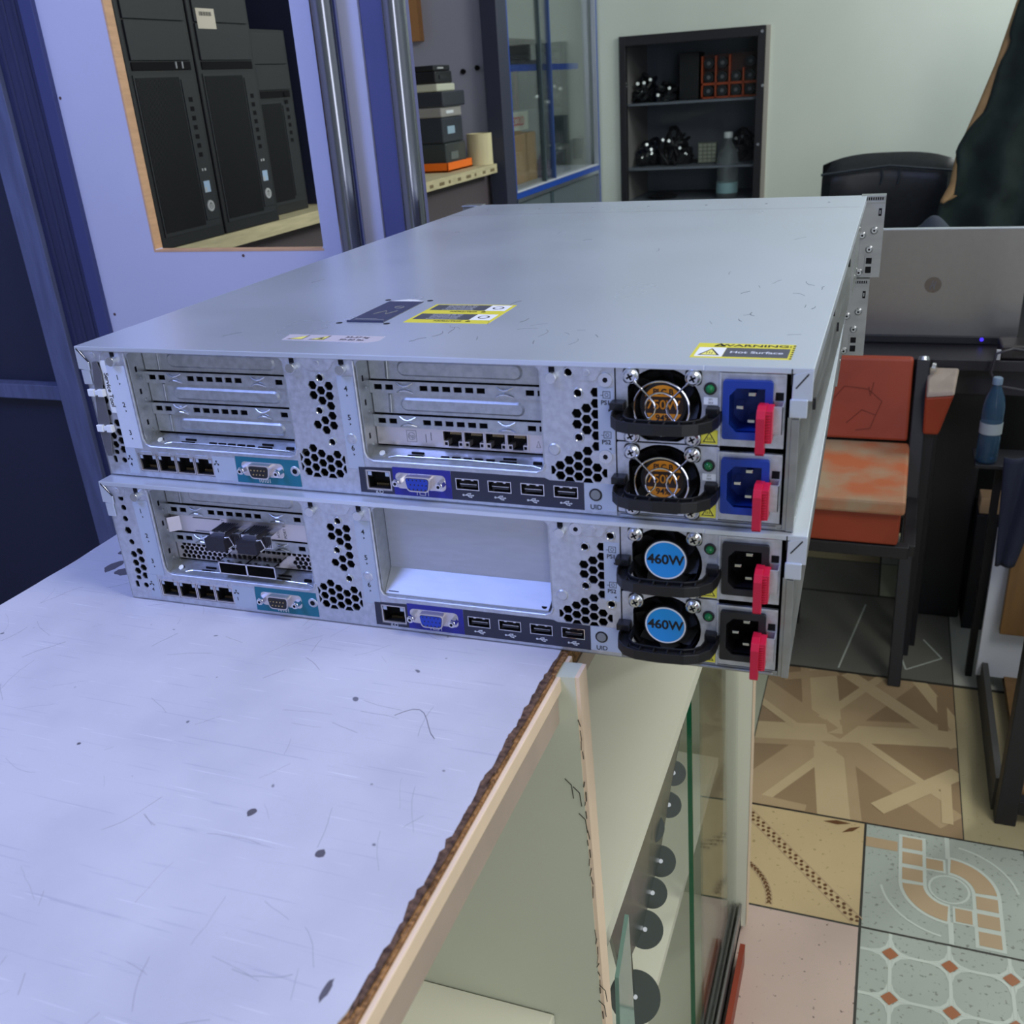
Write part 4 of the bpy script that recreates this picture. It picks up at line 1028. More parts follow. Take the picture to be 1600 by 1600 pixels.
# laminate material: white with dirt, scratches
lm = bpy.data.materials.new('scratched_laminate'); lm.use_nodes = True
nt = lm.node_tree; bs = nt.nodes['Principled BSDF']; bs.inputs['Roughness'].default_value = 0.42
tc = nt.nodes.new('ShaderNodeTexCoord')
def noise_mask(scale, stretch, lo, hi, rot=0.0, detail=3.0, dist=0.0):
    mp = nt.nodes.new('ShaderNodeMapping'); mp.inputs['Scale'].default_value = stretch; mp.inputs['Rotation'].default_value = (0,0,rot)
    n = nt.nodes.new('ShaderNodeTexNoise'); n.inputs['Scale'].default_value = scale; n.inputs['Detail'].default_value = detail; n.inputs['Distortion'].default_value = dist
    r = nt.nodes.new('ShaderNodeValToRGB'); r.color_ramp.elements[0].position = lo; r.color_ramp.elements[1].position = hi
    nt.links.new(tc.outputs['Object'], mp.inputs['Vector']); nt.links.new(mp.outputs['Vector'], n.inputs['Vector']); nt.links.new(n.outputs['Fac'], r.inputs['Fac'])
    return r.outputs['Color']
def mixc(fac, a, col, k=1.0):
    m1 = nt.nodes.new('ShaderNodeMath'); m1.operation = 'MULTIPLY'; m1.inputs[1].default_value = k; nt.links.new(fac, m1.inputs[0])
    mx = nt.nodes.new('ShaderNodeMix'); mx.data_type = 'RGBA'; nt.links.new(m1.outputs[0], mx.inputs[0])
    if isinstance(a, tuple): mx.inputs[6].default_value = (*a, 1)
    else: nt.links.new(a, mx.inputs[6])
    mx.inputs[7].default_value = (*col, 1); return mx.outputs[2]
c = mixc(noise_mask(9, (1,1,1), 0.45, 0.75, detail=8), S(200,200,212), S(176,177,192), 0.8)
c = mixc(noise_mask(90, (0.16,6,1), 0.66, 0.70, 0.9, 2, 0.4), c, S(150,154,176), 0.35)
c = mixc(noise_mask(80, (0.14,7,1), 0.68, 0.72, -0.5, 2, 0.5), c, S(156,158,178), 0.35)
c = mixc(noise_mask(110, (0.15,8,1), 0.69, 0.72, 2.2, 2, 0.3), c, S(236,238,246), 0.5)
c = mixc(noise_mask(90, (1,1,1), 0.76, 0.78, 0, 1), c, S(70,70,84), 0.8)
nt.links.new(c, bs.inputs['Base Color'])
sheet = finish('laminate_sheet', me, lm, cnt)
# exposed dark board, stains and long scratches on the laminate
b = NB()
for i in range(46):
    y = rr.uniform(-0.27, -0.02); L = rr.uniform(0.004, 0.02); x = 0.3168-rr.uniform(0, 0.002)
    prism(b, [(x,y-L*0.6),(x+0.0016,y-L),(x+0.0018,y+L),(x-rr.uniform(0,0.0022),y+L*0.3)], 'z', -0.0012, 0.00028+rr.uniform(0,0.0001))
obj('torn_fibre', b, [CHIPD], cnt)
b = NB()
for x, y, rx, ry in ((-0.047,0.028,0.006,0.010),(-0.032,0.022,0.008,0.006),(-0.057,0.050,0.004,0.004),(0.215,-0.182,0.0022,0.0032),(0.262,-0.198,0.0026,0.0030),(0.090,-0.16,0.0012,0.0012),(0.02,-0.18,0.001,0.001),(0.302,-0.262,0.0016,0.006)):
    n = 14; prism(b, [(x+rx*math.cos(2*PI*i/n)*rr.uniform(0.7,1.1), y+ry*math.sin(2*PI*i/n)*rr.uniform(0.7,1.1)) for i in range(n)], 'z', -0.0001, 0.00026)
for k in range(110):
    x, y = rr.uniform(-0.08, 0.30), rr.uniform(-0.40, 0.0); a = rr.choice([rr.gauss(0.9,0.3), rr.gauss(-0.3,0.3), rr.gauss(2.1,0.3)]); pts = []
    for i in range(rr.randint(3, 8)):
        pts.append((x, y, 0.0002)); a += rr.gauss(0,0.12); s = rr.uniform(0.002,0.007); x += s*math.cos(a); y += s*math.sin(a)
    if all(-0.082 < p[0] < 0.309 for p in pts): tube(b, pts, rr.uniform(0.00003,0.00008), 4)
pts = [(0.247+0.030*i/8, -0.092+0.010*math.sin(i*0.55)-0.0005*i, 0.0002) for i in range(9)]; tube(b, pts, 0.0002, 4)
obj('stains_and_scratches', b, [mat('stain', S(92,88,98), rough=0.7)], cnt)['kind'] = 'stuff'
b = NB(); box(b, 0.3195, 0.3225, CY0, -0.006, -0.0125, -0.0022, 0)
for i in range(0): pass
obj('edge_band', b, [EDGEB], cnt, bevel=0.0006)
b = NB(); box(b, 0.300, 0.3205, CY0, CY1, -0.034, -0.0165, 0); obj('front_rail', b, [TAUPE], cnt)
b = NB()
for k in range(22): 
    y, z = -0.31+rr.uniform(-0.012,0.012), -0.024+rr.uniform(-0.006,0.005)
    tube(b, [(0.3206,y,z),(0.3208,y+rr.uniform(-0.004,0.006),z+rr.uniform(-0.002,0.002))], 0.00035, 4)
obj('pen_scribble', b, [INK], cnt)
# upright divider, its beige edge leaning a touch outwards
b = NB(); hexa(b, [(-0.07,-0.030,-0.98),(0.362,-0.030,-0.98),(0.362,-0.014,-0.98),(-0.07,-0.014,-0.98),(-0.07,-0.030,-0.034),(0.331,-0.030,-0.0012),(0.331,-0.014,-0.0012),(-0.07,-0.014,-0.034)])
dv = obj('divider_panel', b, [GREENGREY], cnt)
b = NB(); hexa(b, [(0.362,-0.0295,-0.98),(0.3645,-0.0295,-0.98),(0.3645,-0.0145,-0.98),(0.362,-0.0145,-0.98),(0.331,-0.0295,-0.0012),(0.3335,-0.0295,-0.0012),(0.3335,-0.0145,-0.0012),(0.331,-0.0145,-0.0012)])
sub(obj('divider_edge', b, [EDGEB], dv), 'pinkish edge band')
b = NB()
for k in range(40):
    z = -0.03-0.30*k/40; x = 0.3335+0.0296*(-z-0.016)
    if rr.random() < 0.75: tube(b, [(x-0.0012+rr.uniform(-0.0008,0.0008),-0.0302,z),(x-0.0010+rr.uniform(-0.001,0.001),-0.0302,z-rr.uniform(0.003,0.010))], rr.uniform(0.0002,0.0004), 4)
for x, z in ((0.322,-0.075),(0.327,-0.080),(0.330,-0.10),(0.339,-0.245),(0.338,-0.26)): tube(b, [(x,-0.0302,z),(x+0.004,-0.0302,z-0.004),(x+0.005,-0.0302,z-0.014)], 0.0003, 4)
obj('peeling_seam', b, [mat('dark_glue', S(58,54,44), rough=0.8)], dv)['kind'] = 'stuff'
b = NB(); box(b, -0.07, 0.304, CY0, -0.031, -0.303, -0.285, 0); box(b, 0.304, 0.3052, CY0, -0.031, -0.303, -0.2855, 0)
sh = obj('shelf', b, [CREAM], cnt)
b = NB(); prism(b, [(0.282,-0.068),(0.287,-0.060),(0.290,-0.066),(0.296,-0.064),(0.294,-0.078),(0.298,-0.090),(0.291,-0.086),(0.287,-0.076)], 'z', -0.2851, -0.2846)
sub(obj('chipped_patch', b, [mat('olive_chip', S(150,140,80), rough=0.8)], sh), 'olive chip in the shelf paint')
mbox('back_panel', -0.086, -0.072, CY0, CY1, -0.98, -0.034, CREAM, cnt); mbox('base_board', -0.07, 0.345, CY0, CY1, -0.985, -0.965, CREAM, cnt)
mbox('end_panel', -0.086, 0.31, CY1-0.016, CY1, -0.98, -0.016, GREENGREY, cnt)
# second bay: shelf, dark strip imitating the shade below it, glass
b = NB(); prism(b, [(-0.07,-0.012),(0.327,-0.012),(0.327,0.444),(0.292,0.446),(0.292,0.75),(-0.07,0.75)], 'z', -0.279, -0.262); obj('shelf', b, [CREAM], cnt)
mbox('shelf', -0.07, 0.300, -0.012, 0.75, -0.66, -0.645, CREAM, cnt)
SHADE_DISC = mat('shade_and_disc_grey', S(74,80,76), rough=0.22, spec=0.25)  # dark grey shared by the painted shade strip and the discs
b = NB(); low = [(0.40,-0.345),(0.385,-0.405),(0.333,-0.474),(0.292,-0.481),(0.256,-0.497),(0.20,-0.480),(0.16,-0.450)]; top_ = [(0.455,-0.280),(0.40,-0.280),(0.33,-0.280),(0.26,-0.280),(0.20,-0.280),(0.12,-0.280),(0.05,-0.280)]
for i in range(len(low)-1):
    A, Bq, C_, D_ = top_[i], top_[i+1], low[i+1], low[i]
    hexa(b, [(0.324,A[0],A[1]),(0.324,Bq[0],Bq[1]),(0.300,C_[0],C_[1]),(0.300,D_[0],D_[1]),(0.321,A[0],A[1]),(0.321,Bq[0],Bq[1]),(0.297,C_[0],C_[1]),(0.297,D_[0],D_[1])])
bmesh.ops.remove_doubles(b, verts=b.verts[:], dist=1e-5)
strip_o = sub(obj('shade_strip', b, [SHADE_DISC], cnt), 'dark slanting strip imitating the shade under the second shelf')
for y, z, r in ((0.274,-0.376,0.020),(0.333,-0.474,0.020),(0.292,-0.481,0.019),(0.256,-0.497,0.023),(0.211,-0.545,0.031),(0.40,-0.405,0.017),(0.375,-0.43,0.017)):
    v = (Vector((0.55,-0.42,0.20))-Vector((0.30,y,z))).normalized(); q = NB()
    cyl(q, -v*0.002, v*0.002, r*0.84, r*0.84, 36)
    d = sub(obj('round_disc', q, [SHADE_DISC], cnt, (0.3015,y,z), bevel=0.0006), 'dark glossy round disc under the second shelf')
    q = NB(); cyl(q, v*0.0018, v*0.0035, 0.0026, 0.0022, 14); obj('white_glint', q, [WPLAST], d)  # white dot stands in for the glint on each disc
q = NB(); tube(q, [(0.2985,0.20,-0.455),(0.2985,0.211,-0.545)], 0.003, 8); obj('disc_stem', q, [SHADE_DISC], cnt)
q = NB(); hexa(q, [(0.340,0.004,-0.44),(0.343,0.004,-0.44),(0.343,0.050,-0.40),(0.340,0.050,-0.40),(0.340,0.004,-0.275),(0.343,0.004,-0.275),(0.343,0.035,-0.245),(0.340,0.035,-0.245)])
sub(obj('glass_offcut', q, [mat('greenish_glass', S(120,150,138), rough=0.08, spec=0.8)], cnt), 'small greenish glass slip beside the divider')
b = NB(); hexa(b, [(0.320,0.449,-0.95),(0.3255,0.449,-0.95),(0.3255,0.452,-0.95),(0.320,0.452,-0.95),(0.299,0.449,-0.02),(0.3045,0.449,-0.02),(0.3045,0.452,-0.02),(0.299,0.452,-0.02)])
sub(obj('glass_edge', b, [GREENE], cnt), 'green edge of the glass pane')
b = NB(); hexa(b, [(0.334,0.453,-0.95),(0.337,0.453,-0.95),(0.337,0.745,-0.95),(0.334,0.745,-0.95),(0.313,0.453,-0.02),(0.316,0.453,-0.02),(0.316,0.745,-0.02),(0.313,0.745,-0.02)])
sub(obj('glass_pane', b, [GLASS], cnt), 'clear glass side pane')
b = NB(); hexa(b, [(0.312,0.755,-0.985),(0.352,0.755,-0.985),(0.352,0.785,-0.985),(0.312,0.785,-0.985),(0.302,0.755,-0.018),(0.340,0.755,-0.018),(0.340,0.785,-0.018),(0.302,0.785,-0.018)])
po = sub(obj('corner_post', b, [CREAM], cnt), 'cream corner post at the glass end')
b = NB(); hexa(b, [(0.3525,0.756,-0.985),(0.3535,0.756,-0.985),(0.3535,0.784,-0.985),(0.3525,0.784,-0.985),(0.3405,0.756,-0.018),(0.3415,0.756,-0.018),(0.3415,0.784,-0.018),(0.3405,0.784,-0.018)])
sub(obj('post_edge', b, [EDGEB], po), 'pinkish edge band')
for k in range(4):
    mbox('sliding_track', 0.318+k*0.008, 0.321+k*0.008, 0.40, 0.752, -0.985, -0.945+0.004*k, mat('track_metal', S(140,138,138), rough=0.35, metal=0.7), cnt)
mbox('base_trim', 0.352, 0.360, 0.40, 0.69, -0.999, -0.955, ORNG, cnt)['label'] = 'orange strip along the base'
# ================================================================== left side: partition, poles, towers
Y1 = 0.75
bz, tz = FZ, 1.45
p = plate('wall_partition', [rect(-0.666, bz, -0.168, tz)], [rrect(-0.552, 0.116, -0.264, 0.66, 0.006)], 0.016, [LAV], None, y=Y1, unit=1.0)
structure(p)
b = NB()
box(b, -0.5535, -0.5505, Y1-0.0004, Y1+0.0165, 0.117, 0.66); box(b, -0.5535, -0.2635, Y1-0.0004, Y1+0.0165, 0.114, 0.117)
structure(obj('trim_1', b, [PLY]))
b = NB()
for x, z in ((-0.398,0.108),(-0.655,0.02),(-0.6615,0.33)): cyl(b, (x,Y1-0.0006,z), (x,Y1+0.001,z), 0.0022, None, 10)
structure(obj('trim_2', b, [mat('rust_nail', S(90,66,70), rough=0.7)]))
b = NB(); box(b, -0.689, -0.666, Y1-0.008, Y1+0.02, bz, tz, 1); box(b, -0.752, -0.689, Y1-0.004, Y1+0.04, bz, tz, 0)
for k in range(3): box(b, -0.744+k*0.02, -0.738+k*0.02, Y1-0.0055, Y1, bz, tz, 0)
navy_post = tag(obj('wooden_post', b, [NAVY, mat('navy_edge', S(62,68,116), rough=0.4)], bevel=0.001), 'dark navy painted post along the left edge of the lavender board', 'post')
b = NB(); box(b, -0.798, -0.7525, Y1-0.012, Y1+0.03, bz, tz); tag(obj('wooden_post', b, [NAVYL], bevel=0.001), 'scuffed grey blue post beside the dark navy one at far left', 'post')
b = NB(); box(b, -1.22, -0.7985, Y1+0.02, Y1+0.036, bz, tz); structure(obj('wall_panel_left', b, [NAVYD]))
b = NB(); box(b, -1.22, -0.7985, Y1-0.004, Y1+0.02, -0.126, -0.101); tag(obj('cross_rail', b, [NAVYL], bevel=0.001), 'grey blue horizontal rail on the dark navy panel at the left edge', 'rail')
b = NB(); box(b, -0.1675, -0.108, Y1+0.004, Y1+0.022, bz, tz); tag(obj('end_board', b, [BLUEPANEL], bevel=0.0008), 'deep blue board between the two chrome poles', 'board')
for x, r, lab in ((-0.2035, 0.0168, 'left chrome pole, in front of the lavender board'), (-0.108, 0.0148, 'right chrome pole, at the end of the deep blue board')):
    b = NB(); cyl(b, (x,Y1-0.022,FZ), (x,Y1-0.022,1.70), r, r, 48); cyl(b, (x,Y1-0.022,FZ), (x,Y1-0.022,FZ+0.012), r*1.3, r*1.25, 32)
    tag(obj('chrome_pole', b, [POLEM], smooth=True), lab, 'pole', 'chrome poles')

# long raw board carrying the towers and the stack
b = NB(); box(b, -1.20, -0.618, Y1+0.03, 2.355, 0.076, 0.100)
for k in range(9): 
    y = 1.82+k*0.06
    box(b, -0.6182, -0.6174, y, y+0.012+0.01*(k % 3), 0.082, 0.09, 1)
tag(obj('wall_shelf', b, [SHELFW, mat('knot', S(120,104,76), rough=0.7)], bevel=0.0015), 'raw wooden shelf running behind the lavender board, under the black towers', 'shelf')
structure(mbox('wall_dark_filler', -1.2, -0.645, 1.455, 1.475, 0.1, 1.2, NAVYD)); structure(mbox('wall_dark_backing', -0.99, -0.97, Y1+0.05, 1.455, -0.6, 1.2, mat('black_back', (0.01,0.01,0.015), rough=0.7)))  # dark boards added to keep the space behind the opening dark
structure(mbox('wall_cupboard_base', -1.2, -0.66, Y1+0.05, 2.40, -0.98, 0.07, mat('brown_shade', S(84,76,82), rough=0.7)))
TG = 'black desktop towers on the shelf'
def tower(y0, y1, xf, z0, h, label, drive, badges, depth=0.42):
    t = thing('desktop_tower', label, 'computer', (xf, (y0+y1)/2, z0), 0, TG)
    w = (y1-y0)/2
    mbox('case', -depth, -0.012, -w, w, 0.002, h, TOWERB, t, 0.002)
    b = NB()   # front bezel, drive bays above, mesh below
    box(b, -0.012, 0.0, -w, w, 0.0, h)
    obj('front_bezel', b, [TOWERB], t, bevel=0.002)
    zt = h*0.66
    b = NB(); box(b, 0.0, 0.003, -w+0.012, w-0.012, zt+0.008, h*0.82-0.002, 0); box(b, 0.0, 0.003, -w+0.012, w-0.012, h*0.82, h-0.006, 0); box(b, 0.0, 0.0015, -w+0.012, w-0.012, zt-0.006, zt+0.006, 1)
    if drive: box(b, 0.0, 0.0036, w-0.052, w-0.05, zt-0.004, zt+0.006, 2); box(b, 0.0, 0.0036, w-0.036, w-0.034, zt-0.004, zt+0.006, 2)
    obj('drive_bay', b, [TOWERD, DARK, SILV], t, bevel=0.0006)
    b = NB(); box(b, 0.0, 0.0015, -w+0.010, w-0.010, 0.018, zt-0.012, 0)
    n = 34
    for k in range(n):
        y = -w+0.014+k*(2*w-0.062)/n; box(b, 0.0015, 0.0026, y, y+0.0014, 0.024, zt-0.016, 1)
    obj('mesh_grille', b, [TOWERD, TOWERB], t)
    b = NB(); box(b, 0.0, 0.003, w-0.046, w-0.014, 0.03, zt-0.02, 0)
    for k in range(7): box(b, 0.003, 0.0034, w-0.036, w-0.026, 0.13+k*0.014, 0.137+k*0.014, 1)
    pnl = obj('port_strip', b, [TOWERD, DARK], t, bevel=0.001)
    if badges:
        b = NB(); cyl(b, (0.0025,w-0.03,0.052), (0.0045,w-0.03,0.052), 0.0095, 0.009, 24); pb = sub(obj('power_button', b, [SILV], pnl), 'round silver power button')
        b = NB(); box(b, 0.0044, 0.0048, w-0.0305, w-0.0295, 0.050, 0.058); tube(b, [(0.0046,w-0.03+0.0045*math.cos(2*PI*i/14),0.052+0.0045*math.sin(2*PI*i/14)) for i in range(14)], 0.0004, 4, True); obj('power_mark', b, [INK], pb)
        b = NB(); box(b, 0.0025, 0.0035, w-0.038, w-0.022, 0.074, 0.092, 0); box(b, 0.0025, 0.0036, w-0.0375, w-0.032, 0.0745, 0.082, 1)
        sub(obj('maker_badge', b, [mat('badge_blue', S(170,196,226), rough=0.3), SILV], pnl), 'pale blue case badge')
        b = NB(); box(b, 0.003, 0.0035, w-0.036, w-0.033, 0.108, 0.112); box(b, 0.003, 0.0035, w-0.029, w-0.025, 0.108, 0.112); obj('status_marks', b, [SILV], pnl)
    return t
tower(0.852, 1.020, -0.62, 0.100, 0.405, 'left black tower seen through the opening, nearest the plywood edge', True, True)
t2 = tower(1.028, 1.200, -0.622, 0.100, 0.405, 'middle black tower seen through the opening, with a white sticker near its top', False, True)
b = NB(); box(b, 0.003, 0.0036, -0.068, -0.018, 0.322, 0.352, 0)
for k in range(9): box(b, 0.0036, 0.0039, -0.060+k*0.0038, -0.0582+k*0.0038+0.0006*(k%2), 0.341, 0.347, 1)
sub(obj('asset_sticker', b, [mat('paper_sticker', S(214,206,190), rough=0.6), INK], t2), 'white barcode sticker')
t3 = tower(1.215, 1.385, -0.668, 0.100, 0.33, 'right black tower in the opening, shorter and set back behind the other two', False, False)
# alcove beyond
structure(mbox('wall_alcove', -1.2, -0.625, 2.46, 2.475, -0.98, 1.4, GREYWALL))
b = NB(); box(b, -0.648, -0.60, 2.378, 2.46, FZ, 1.4); tag(obj('wooden_post', b, [mat('dark_slate_post', S(52,56,76), rough=0.5)], bevel=0.001), 'dark slate upright between the grey alcove and the blue trimmed glass cabinet', 'post')
b = NB()
for x, z in ((-0.742,0.348),(-0.697,0.355)): 
    q = NB(); cyl(q, (x,2.462,z), (x,2.450,z), 0.0055, 0.0075, 14)
    tag(obj('dark_knob', q, [DARK]), 'left dark knob on the grey alcove board' if x < -0.72 else 'right dark knob on the grey alcove board', 'knob', 'knobs on the alcove board')  # plain dark knobs on the alcove board
b.free()
structure(mbox('trim_3', -0.905, -0.860, 2.43, 2.46, 0.436, 1.2, mat('batten_wood', S(176,126,78), rough=0.6)))
# orange tray with a stack on it, and a cream roll
b = NB()
box(b, -0.80, -0.665, 2.11, 2.285, 0.1005, 0.106, 0)
for q in ((-0.80,-0.665,2.11,2.114),(-0.80,-0.665,2.281,2.285),(-0.80,-0.796,2.11,2.285),(-0.669,-0.665,2.11,2.285)): box(b, q[0], q[1], q[2], q[3], 0.1005, 0.124)
tag(obj('plastic_tray', b, [BRORANGE], bevel=0.001), 'bright orange tray at the right end of the raw wooden shelf', 'tray')
b = NB(); lathe(b, [(0.0,0.0),(0.036,0.0),(0.036,0.084),(0.031,0.084),(0.031,0.074),(0.0,0.073)], (-0.660,2.336,0.1005), 36)
tag(obj('paper_roll', b, [mat('cream_roll', S(206,196,158), rough=0.7, noise=0.08, nscale=30, stretch=(1,1,0.1))], smooth=True), 'cream cardboard roll standing beside the orange tray', 'roll')
def dev(name, label, x0, x1, y0, y1, z0, z1, m, cat='device', extra=None):
    t = thing(name, label, cat, ((x0+x1)/2,(y0+y1)/2,z0), 0, 'stack on the orange tray')
    hx, hy, h = (x1-x0)/2, (y1-y0)/2, z1-z0
    mbox('housing', -hx, hx, -hy, hy, 0, h, m, t, min(0.004, h*0.2))
    if extra:
        b = NB(); box(b, hx, hx+0.002, -hy*0.6, hy*0.1, h*0.35, h*0.65); obj('front_panel', b, [extra], t)
    return t
sx0, sx1 = -0.79, -0.675
dev('storage_bin', 'dark grey bin at the bottom of the stack on the orange tray', sx0+0.005, sx1, 2.13, 2.27, 0.1068, 0.172, mat('smoke_bin', S(58,64,66), rough=0.3), 'bin', mat('bin_lip', S(100,108,108), rough=0.4))
dev('drive_box', 'charcoal box with a pale blue label, second from the bottom of the stack', sx0+0.01, sx1-0.004, 2.13, 2.268, 0.1725, 0.236, mat('charcoal', S(46,52,62), rough=0.5), 'device', mat('pale_blue', S(150,176,196), rough=0.5))
dev('flat_box', 'light grey flat box in the middle of the stack', sx0+0.01, sx1-0.004, 2.13, 2.268, 0.2365, 0.262, mat('grey_box', S(150,148,146), rough=0.5), 'box', WPLAST)
dev('disc_drive', 'dark grey rounded unit above the light grey flat box in the stack', sx0, sx1+0.004, 2.13, 2.28, 0.2625, 0.300, mat('dark_grey_unit', S(52,56,66), rough=0.4), 'device')
dev('cream_box', 'cream flat box near the top of the stack', sx0+0.014, sx1-0.01, 2.13, 2.25, 0.3005, 0.3195, mat('cream_unit', S(196,198,180), rough=0.5), 'box')
dev('small_router', 'black boxy unit just below the topmost slim one in the stack', sx0+0.016, sx1-0.012, 2.13, 2.24, 0.320, 0.350, TOWERB, 'device', TOWERD)
dev('slim_drive', 'topmost slim black unit of the stack, with bright corners', sx0+0.016, sx1-0.016, 2.13, 2.238, 0.3505, 0.364, TOWERB, 'device', SILV)

# ================================================================== glass cabinet with blue trims
gc = thing('glass_cabinet', 'wall cabinet with sliding glass doors, blue trims and one blue shelf', 'cabinet', (-0.62, 2.95, 0))
def gp(name, x0, x1, y0, y1, z0, z1, m, bevel=0.0, par=None): return mbox(name, x0, x1, y0-2.95, y1-2.95, z0, z1, m, par or gc, bevel)
gp('bottom_board', -0.38, 0.012, 2.476, 3.41, -0.004, 0.006, WHITEB)
fr_ = gp('bottom_rail', 0.0, 0.014, 2.465, 3.41, -0.026, 0.004, ALU); gp('blue_strip', 0.0142, 0.016, 2.465, 3.41, -0.014, 0.002, TRIMB, 0, fr_)
up_ = gp('upright', -0.004, 0.014, 3.41, 3.445, FZ, 1.3, ALU, 0.001); gp('blue_strip', 0.0142, 0.016, 3.414, 3.42, FZ, 1.3, TRIMB, 0, up_)
gp('upright', -0.004, 0.014, 2.4605, 2.484, -0.03, 1.3, TRIMB, 0.001)
s_ = gp('shelf', -0.36, -0.03, 2.476, 3.31, 0.345, 0.357, WHITEB); gp('blue_strip', -0.03, -0.027, 2.476, 3.31, 0.340, 0.359, TRIMB, 0, s_)
gp('lower_panel', -0.01, 0.0, 2.476, 3.41, FZ, -0.026, mat('slate_panel', S(92,104,112), rough=0.4))
gp('glass_door', -0.002, 0.001, 2.484, 2.90, 0.006, 1.3, GLASS); gp('glass_door', -0.010, -0.007, 2.80, 3.408, 0.006, 1.3, GLASS)
for o_, y, m in ((0,2.795,mat('dark_stile', S(60,76,84), rough=0.4)),(0,2.895,mat('blue_stile', S(44,70,128), rough=0.4))): gp('door_stile', -0.012, 0.004, y, y+0.010, 0.006, 1.3, m)
gp('lower_upright', -0.012, 0.003, 2.84, 2.87, FZ, -0.028, mat('dark_stile', S(60,76,84)))
b = NB(); box(b, -0.80, -0.66, 2.60, 2.90, 0.3575, 0.372, 1); box(b, -0.80, -0.67, 2.62, 2.86, 0.372, 0.42, 0); box(b, -0.80, -0.655, 2.58, 2.96, 0.42, 0.432, 0)
tag(obj('label_printer', b, [TOWERB, TOWERD], bevel=0.003), 'black flat topped machine standing on the blue shelf of the glass cabinet', 'printer')
t = thing('cardboard_box', 'brown cardboard box on the floor of the glass cabinet', 'box', (-0.74, 2.80, 0.0065))
mbox('carton', -0.075, 0.055, -0.10, 0.11, 0, 0.150, CARD, t, 0.001); b = NB(); hexa(b, [(-0.075,-0.10,0.150),(0.055,-0.10,0.150),(0.058,-0.03,0.158),(-0.075,-0.03,0.158),(-0.075,-0.10,0.151),(0.055,-0.10,0.151),(0.058,-0.03,0.159),(-0.075,-0.03,0.159)]); obj('flap', b, [CARD], t)
t = thing('printed_carton', 'white carton printed with red letters on top of the brown box', 'box', (-0.735, 2.80, 0.166))
mbox('carton', -0.05, 0.035, -0.085, 0.085, 0, 0.056, mat('white_carton', S(196,200,190), rough=0.6), t, 0.001)
text('lettering', 'ECOLD', 38, (35.5,-14,27), mat('red_print', S(190,60,70), rough=0.6), t, rot=(PI/2,0,PI/2), bold=0.8, sx=0.9)
b = NB(); box(b, -0.02, -0.018, 0,0.001,0,0.001); b.free()
b = NB(); lathe(b, [(0,0),(0.03,0),(0.034,0.02),(0.03,0.045),(0.012,0.06),(0.010,0.072),(0,0.072)], (-0.685,2.965,0.0065), 20); tag(obj('tape_bundle', b, [mat('mauve_plastic', S(150,140,164), rough=0.4)], smooth=True), 'small mauve plastic tub beside the brown cardboard box', 'tub')
for x0, x1, z0, z1, lab in ((-0.792,-0.733,0.085,0.185,'tall grey vented box on the back wall inside the glass cabinet'),(-0.716,-0.676,0.028,0.100,'small dark socket box at lower right on the back wall inside the glass cabinet'),(-0.796,-0.747,0.008,0.062,'small grey box low on the back wall below the vented one')):
    t = thing('wall_box', lab, 'wall box', ((x0+x1)/2, 3.448, z0), 0, 'boxes on the back wall'); w = (x1-x0)/2; h = z1-z0
    m_ = mat('grey_wallbox', S(92,104,108), rough=0.5) if x0 != -0.716 else mat('dark_wallbox', S(56,68,74), rough=0.5)
    mbox('cover', -w, w, -0.02, 0, 0, h, m_, t, 0.002); b = NB()
    for k in range(4): box(b, -w+0.008+k*(2*w-0.016)/4, -w+0.011+k*(2*w-0.016)/4, -0.0215, -0.02, 0.008, h-0.008)
    obj('vent_slots', b, [mat('dark_wallbox', S(56,68,74))], t)

# ================================================================== niche in the back wall
nc = thing('display_case', 'black framed glass display case let into the back wall', 'display case', (-0.265, 3.45, 0))
def np_(name, x0, x1, y0, y1, z0, z1, m, bevel=0.0): return mbox(name, x0+0.265, x1+0.265, y0-3.45, y1-3.45, z0, z1, m, nc, bevel)
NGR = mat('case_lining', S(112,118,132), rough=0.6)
b = NB()
for q in ((-0.527,-0.504,-0.62,0.437),(-0.026,0.0,-0.62,0.437),(-0.504,-0.026,0.404,0.437)): box(b, q[0]+0.265, q[1]+0.265, -0.012, 0.02, q[2], q[3])
obj('frame', b, [FRAME], nc, bevel=0.001)
np_('hinge_strip', 0.001, 0.017, 3.438, 3.4495, -0.62, 0.437, mat('hinge_metal', S(180,176,166), rough=0.4, metal=0.5), 0.001)
b = NB()
for x, z in ((-0.012,0.418),(-0.004,0.245),(-0.012,0.05)): cyl(b, (x+0.265,-0.012,z), (x+0.265,-0.017,z), 0.006, 0.005, 14)
obj('hinge_screw', b, [SCREWM], nc)
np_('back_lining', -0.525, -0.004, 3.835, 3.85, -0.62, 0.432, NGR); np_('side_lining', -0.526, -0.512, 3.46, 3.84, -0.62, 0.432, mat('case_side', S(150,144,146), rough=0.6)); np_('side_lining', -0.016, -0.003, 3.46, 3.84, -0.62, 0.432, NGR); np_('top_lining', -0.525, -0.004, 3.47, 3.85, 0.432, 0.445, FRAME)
for z in (0.208, -0.022, -0.142): np_('shelf', -0.512, -0.016, 3.49, 3.835, z-0.008, z, NGR)
np_('glass_door', -0.503, -0.027, 3.452, 3.455, -0.62, 0.404, GLASS)
rr = random.Random(5)
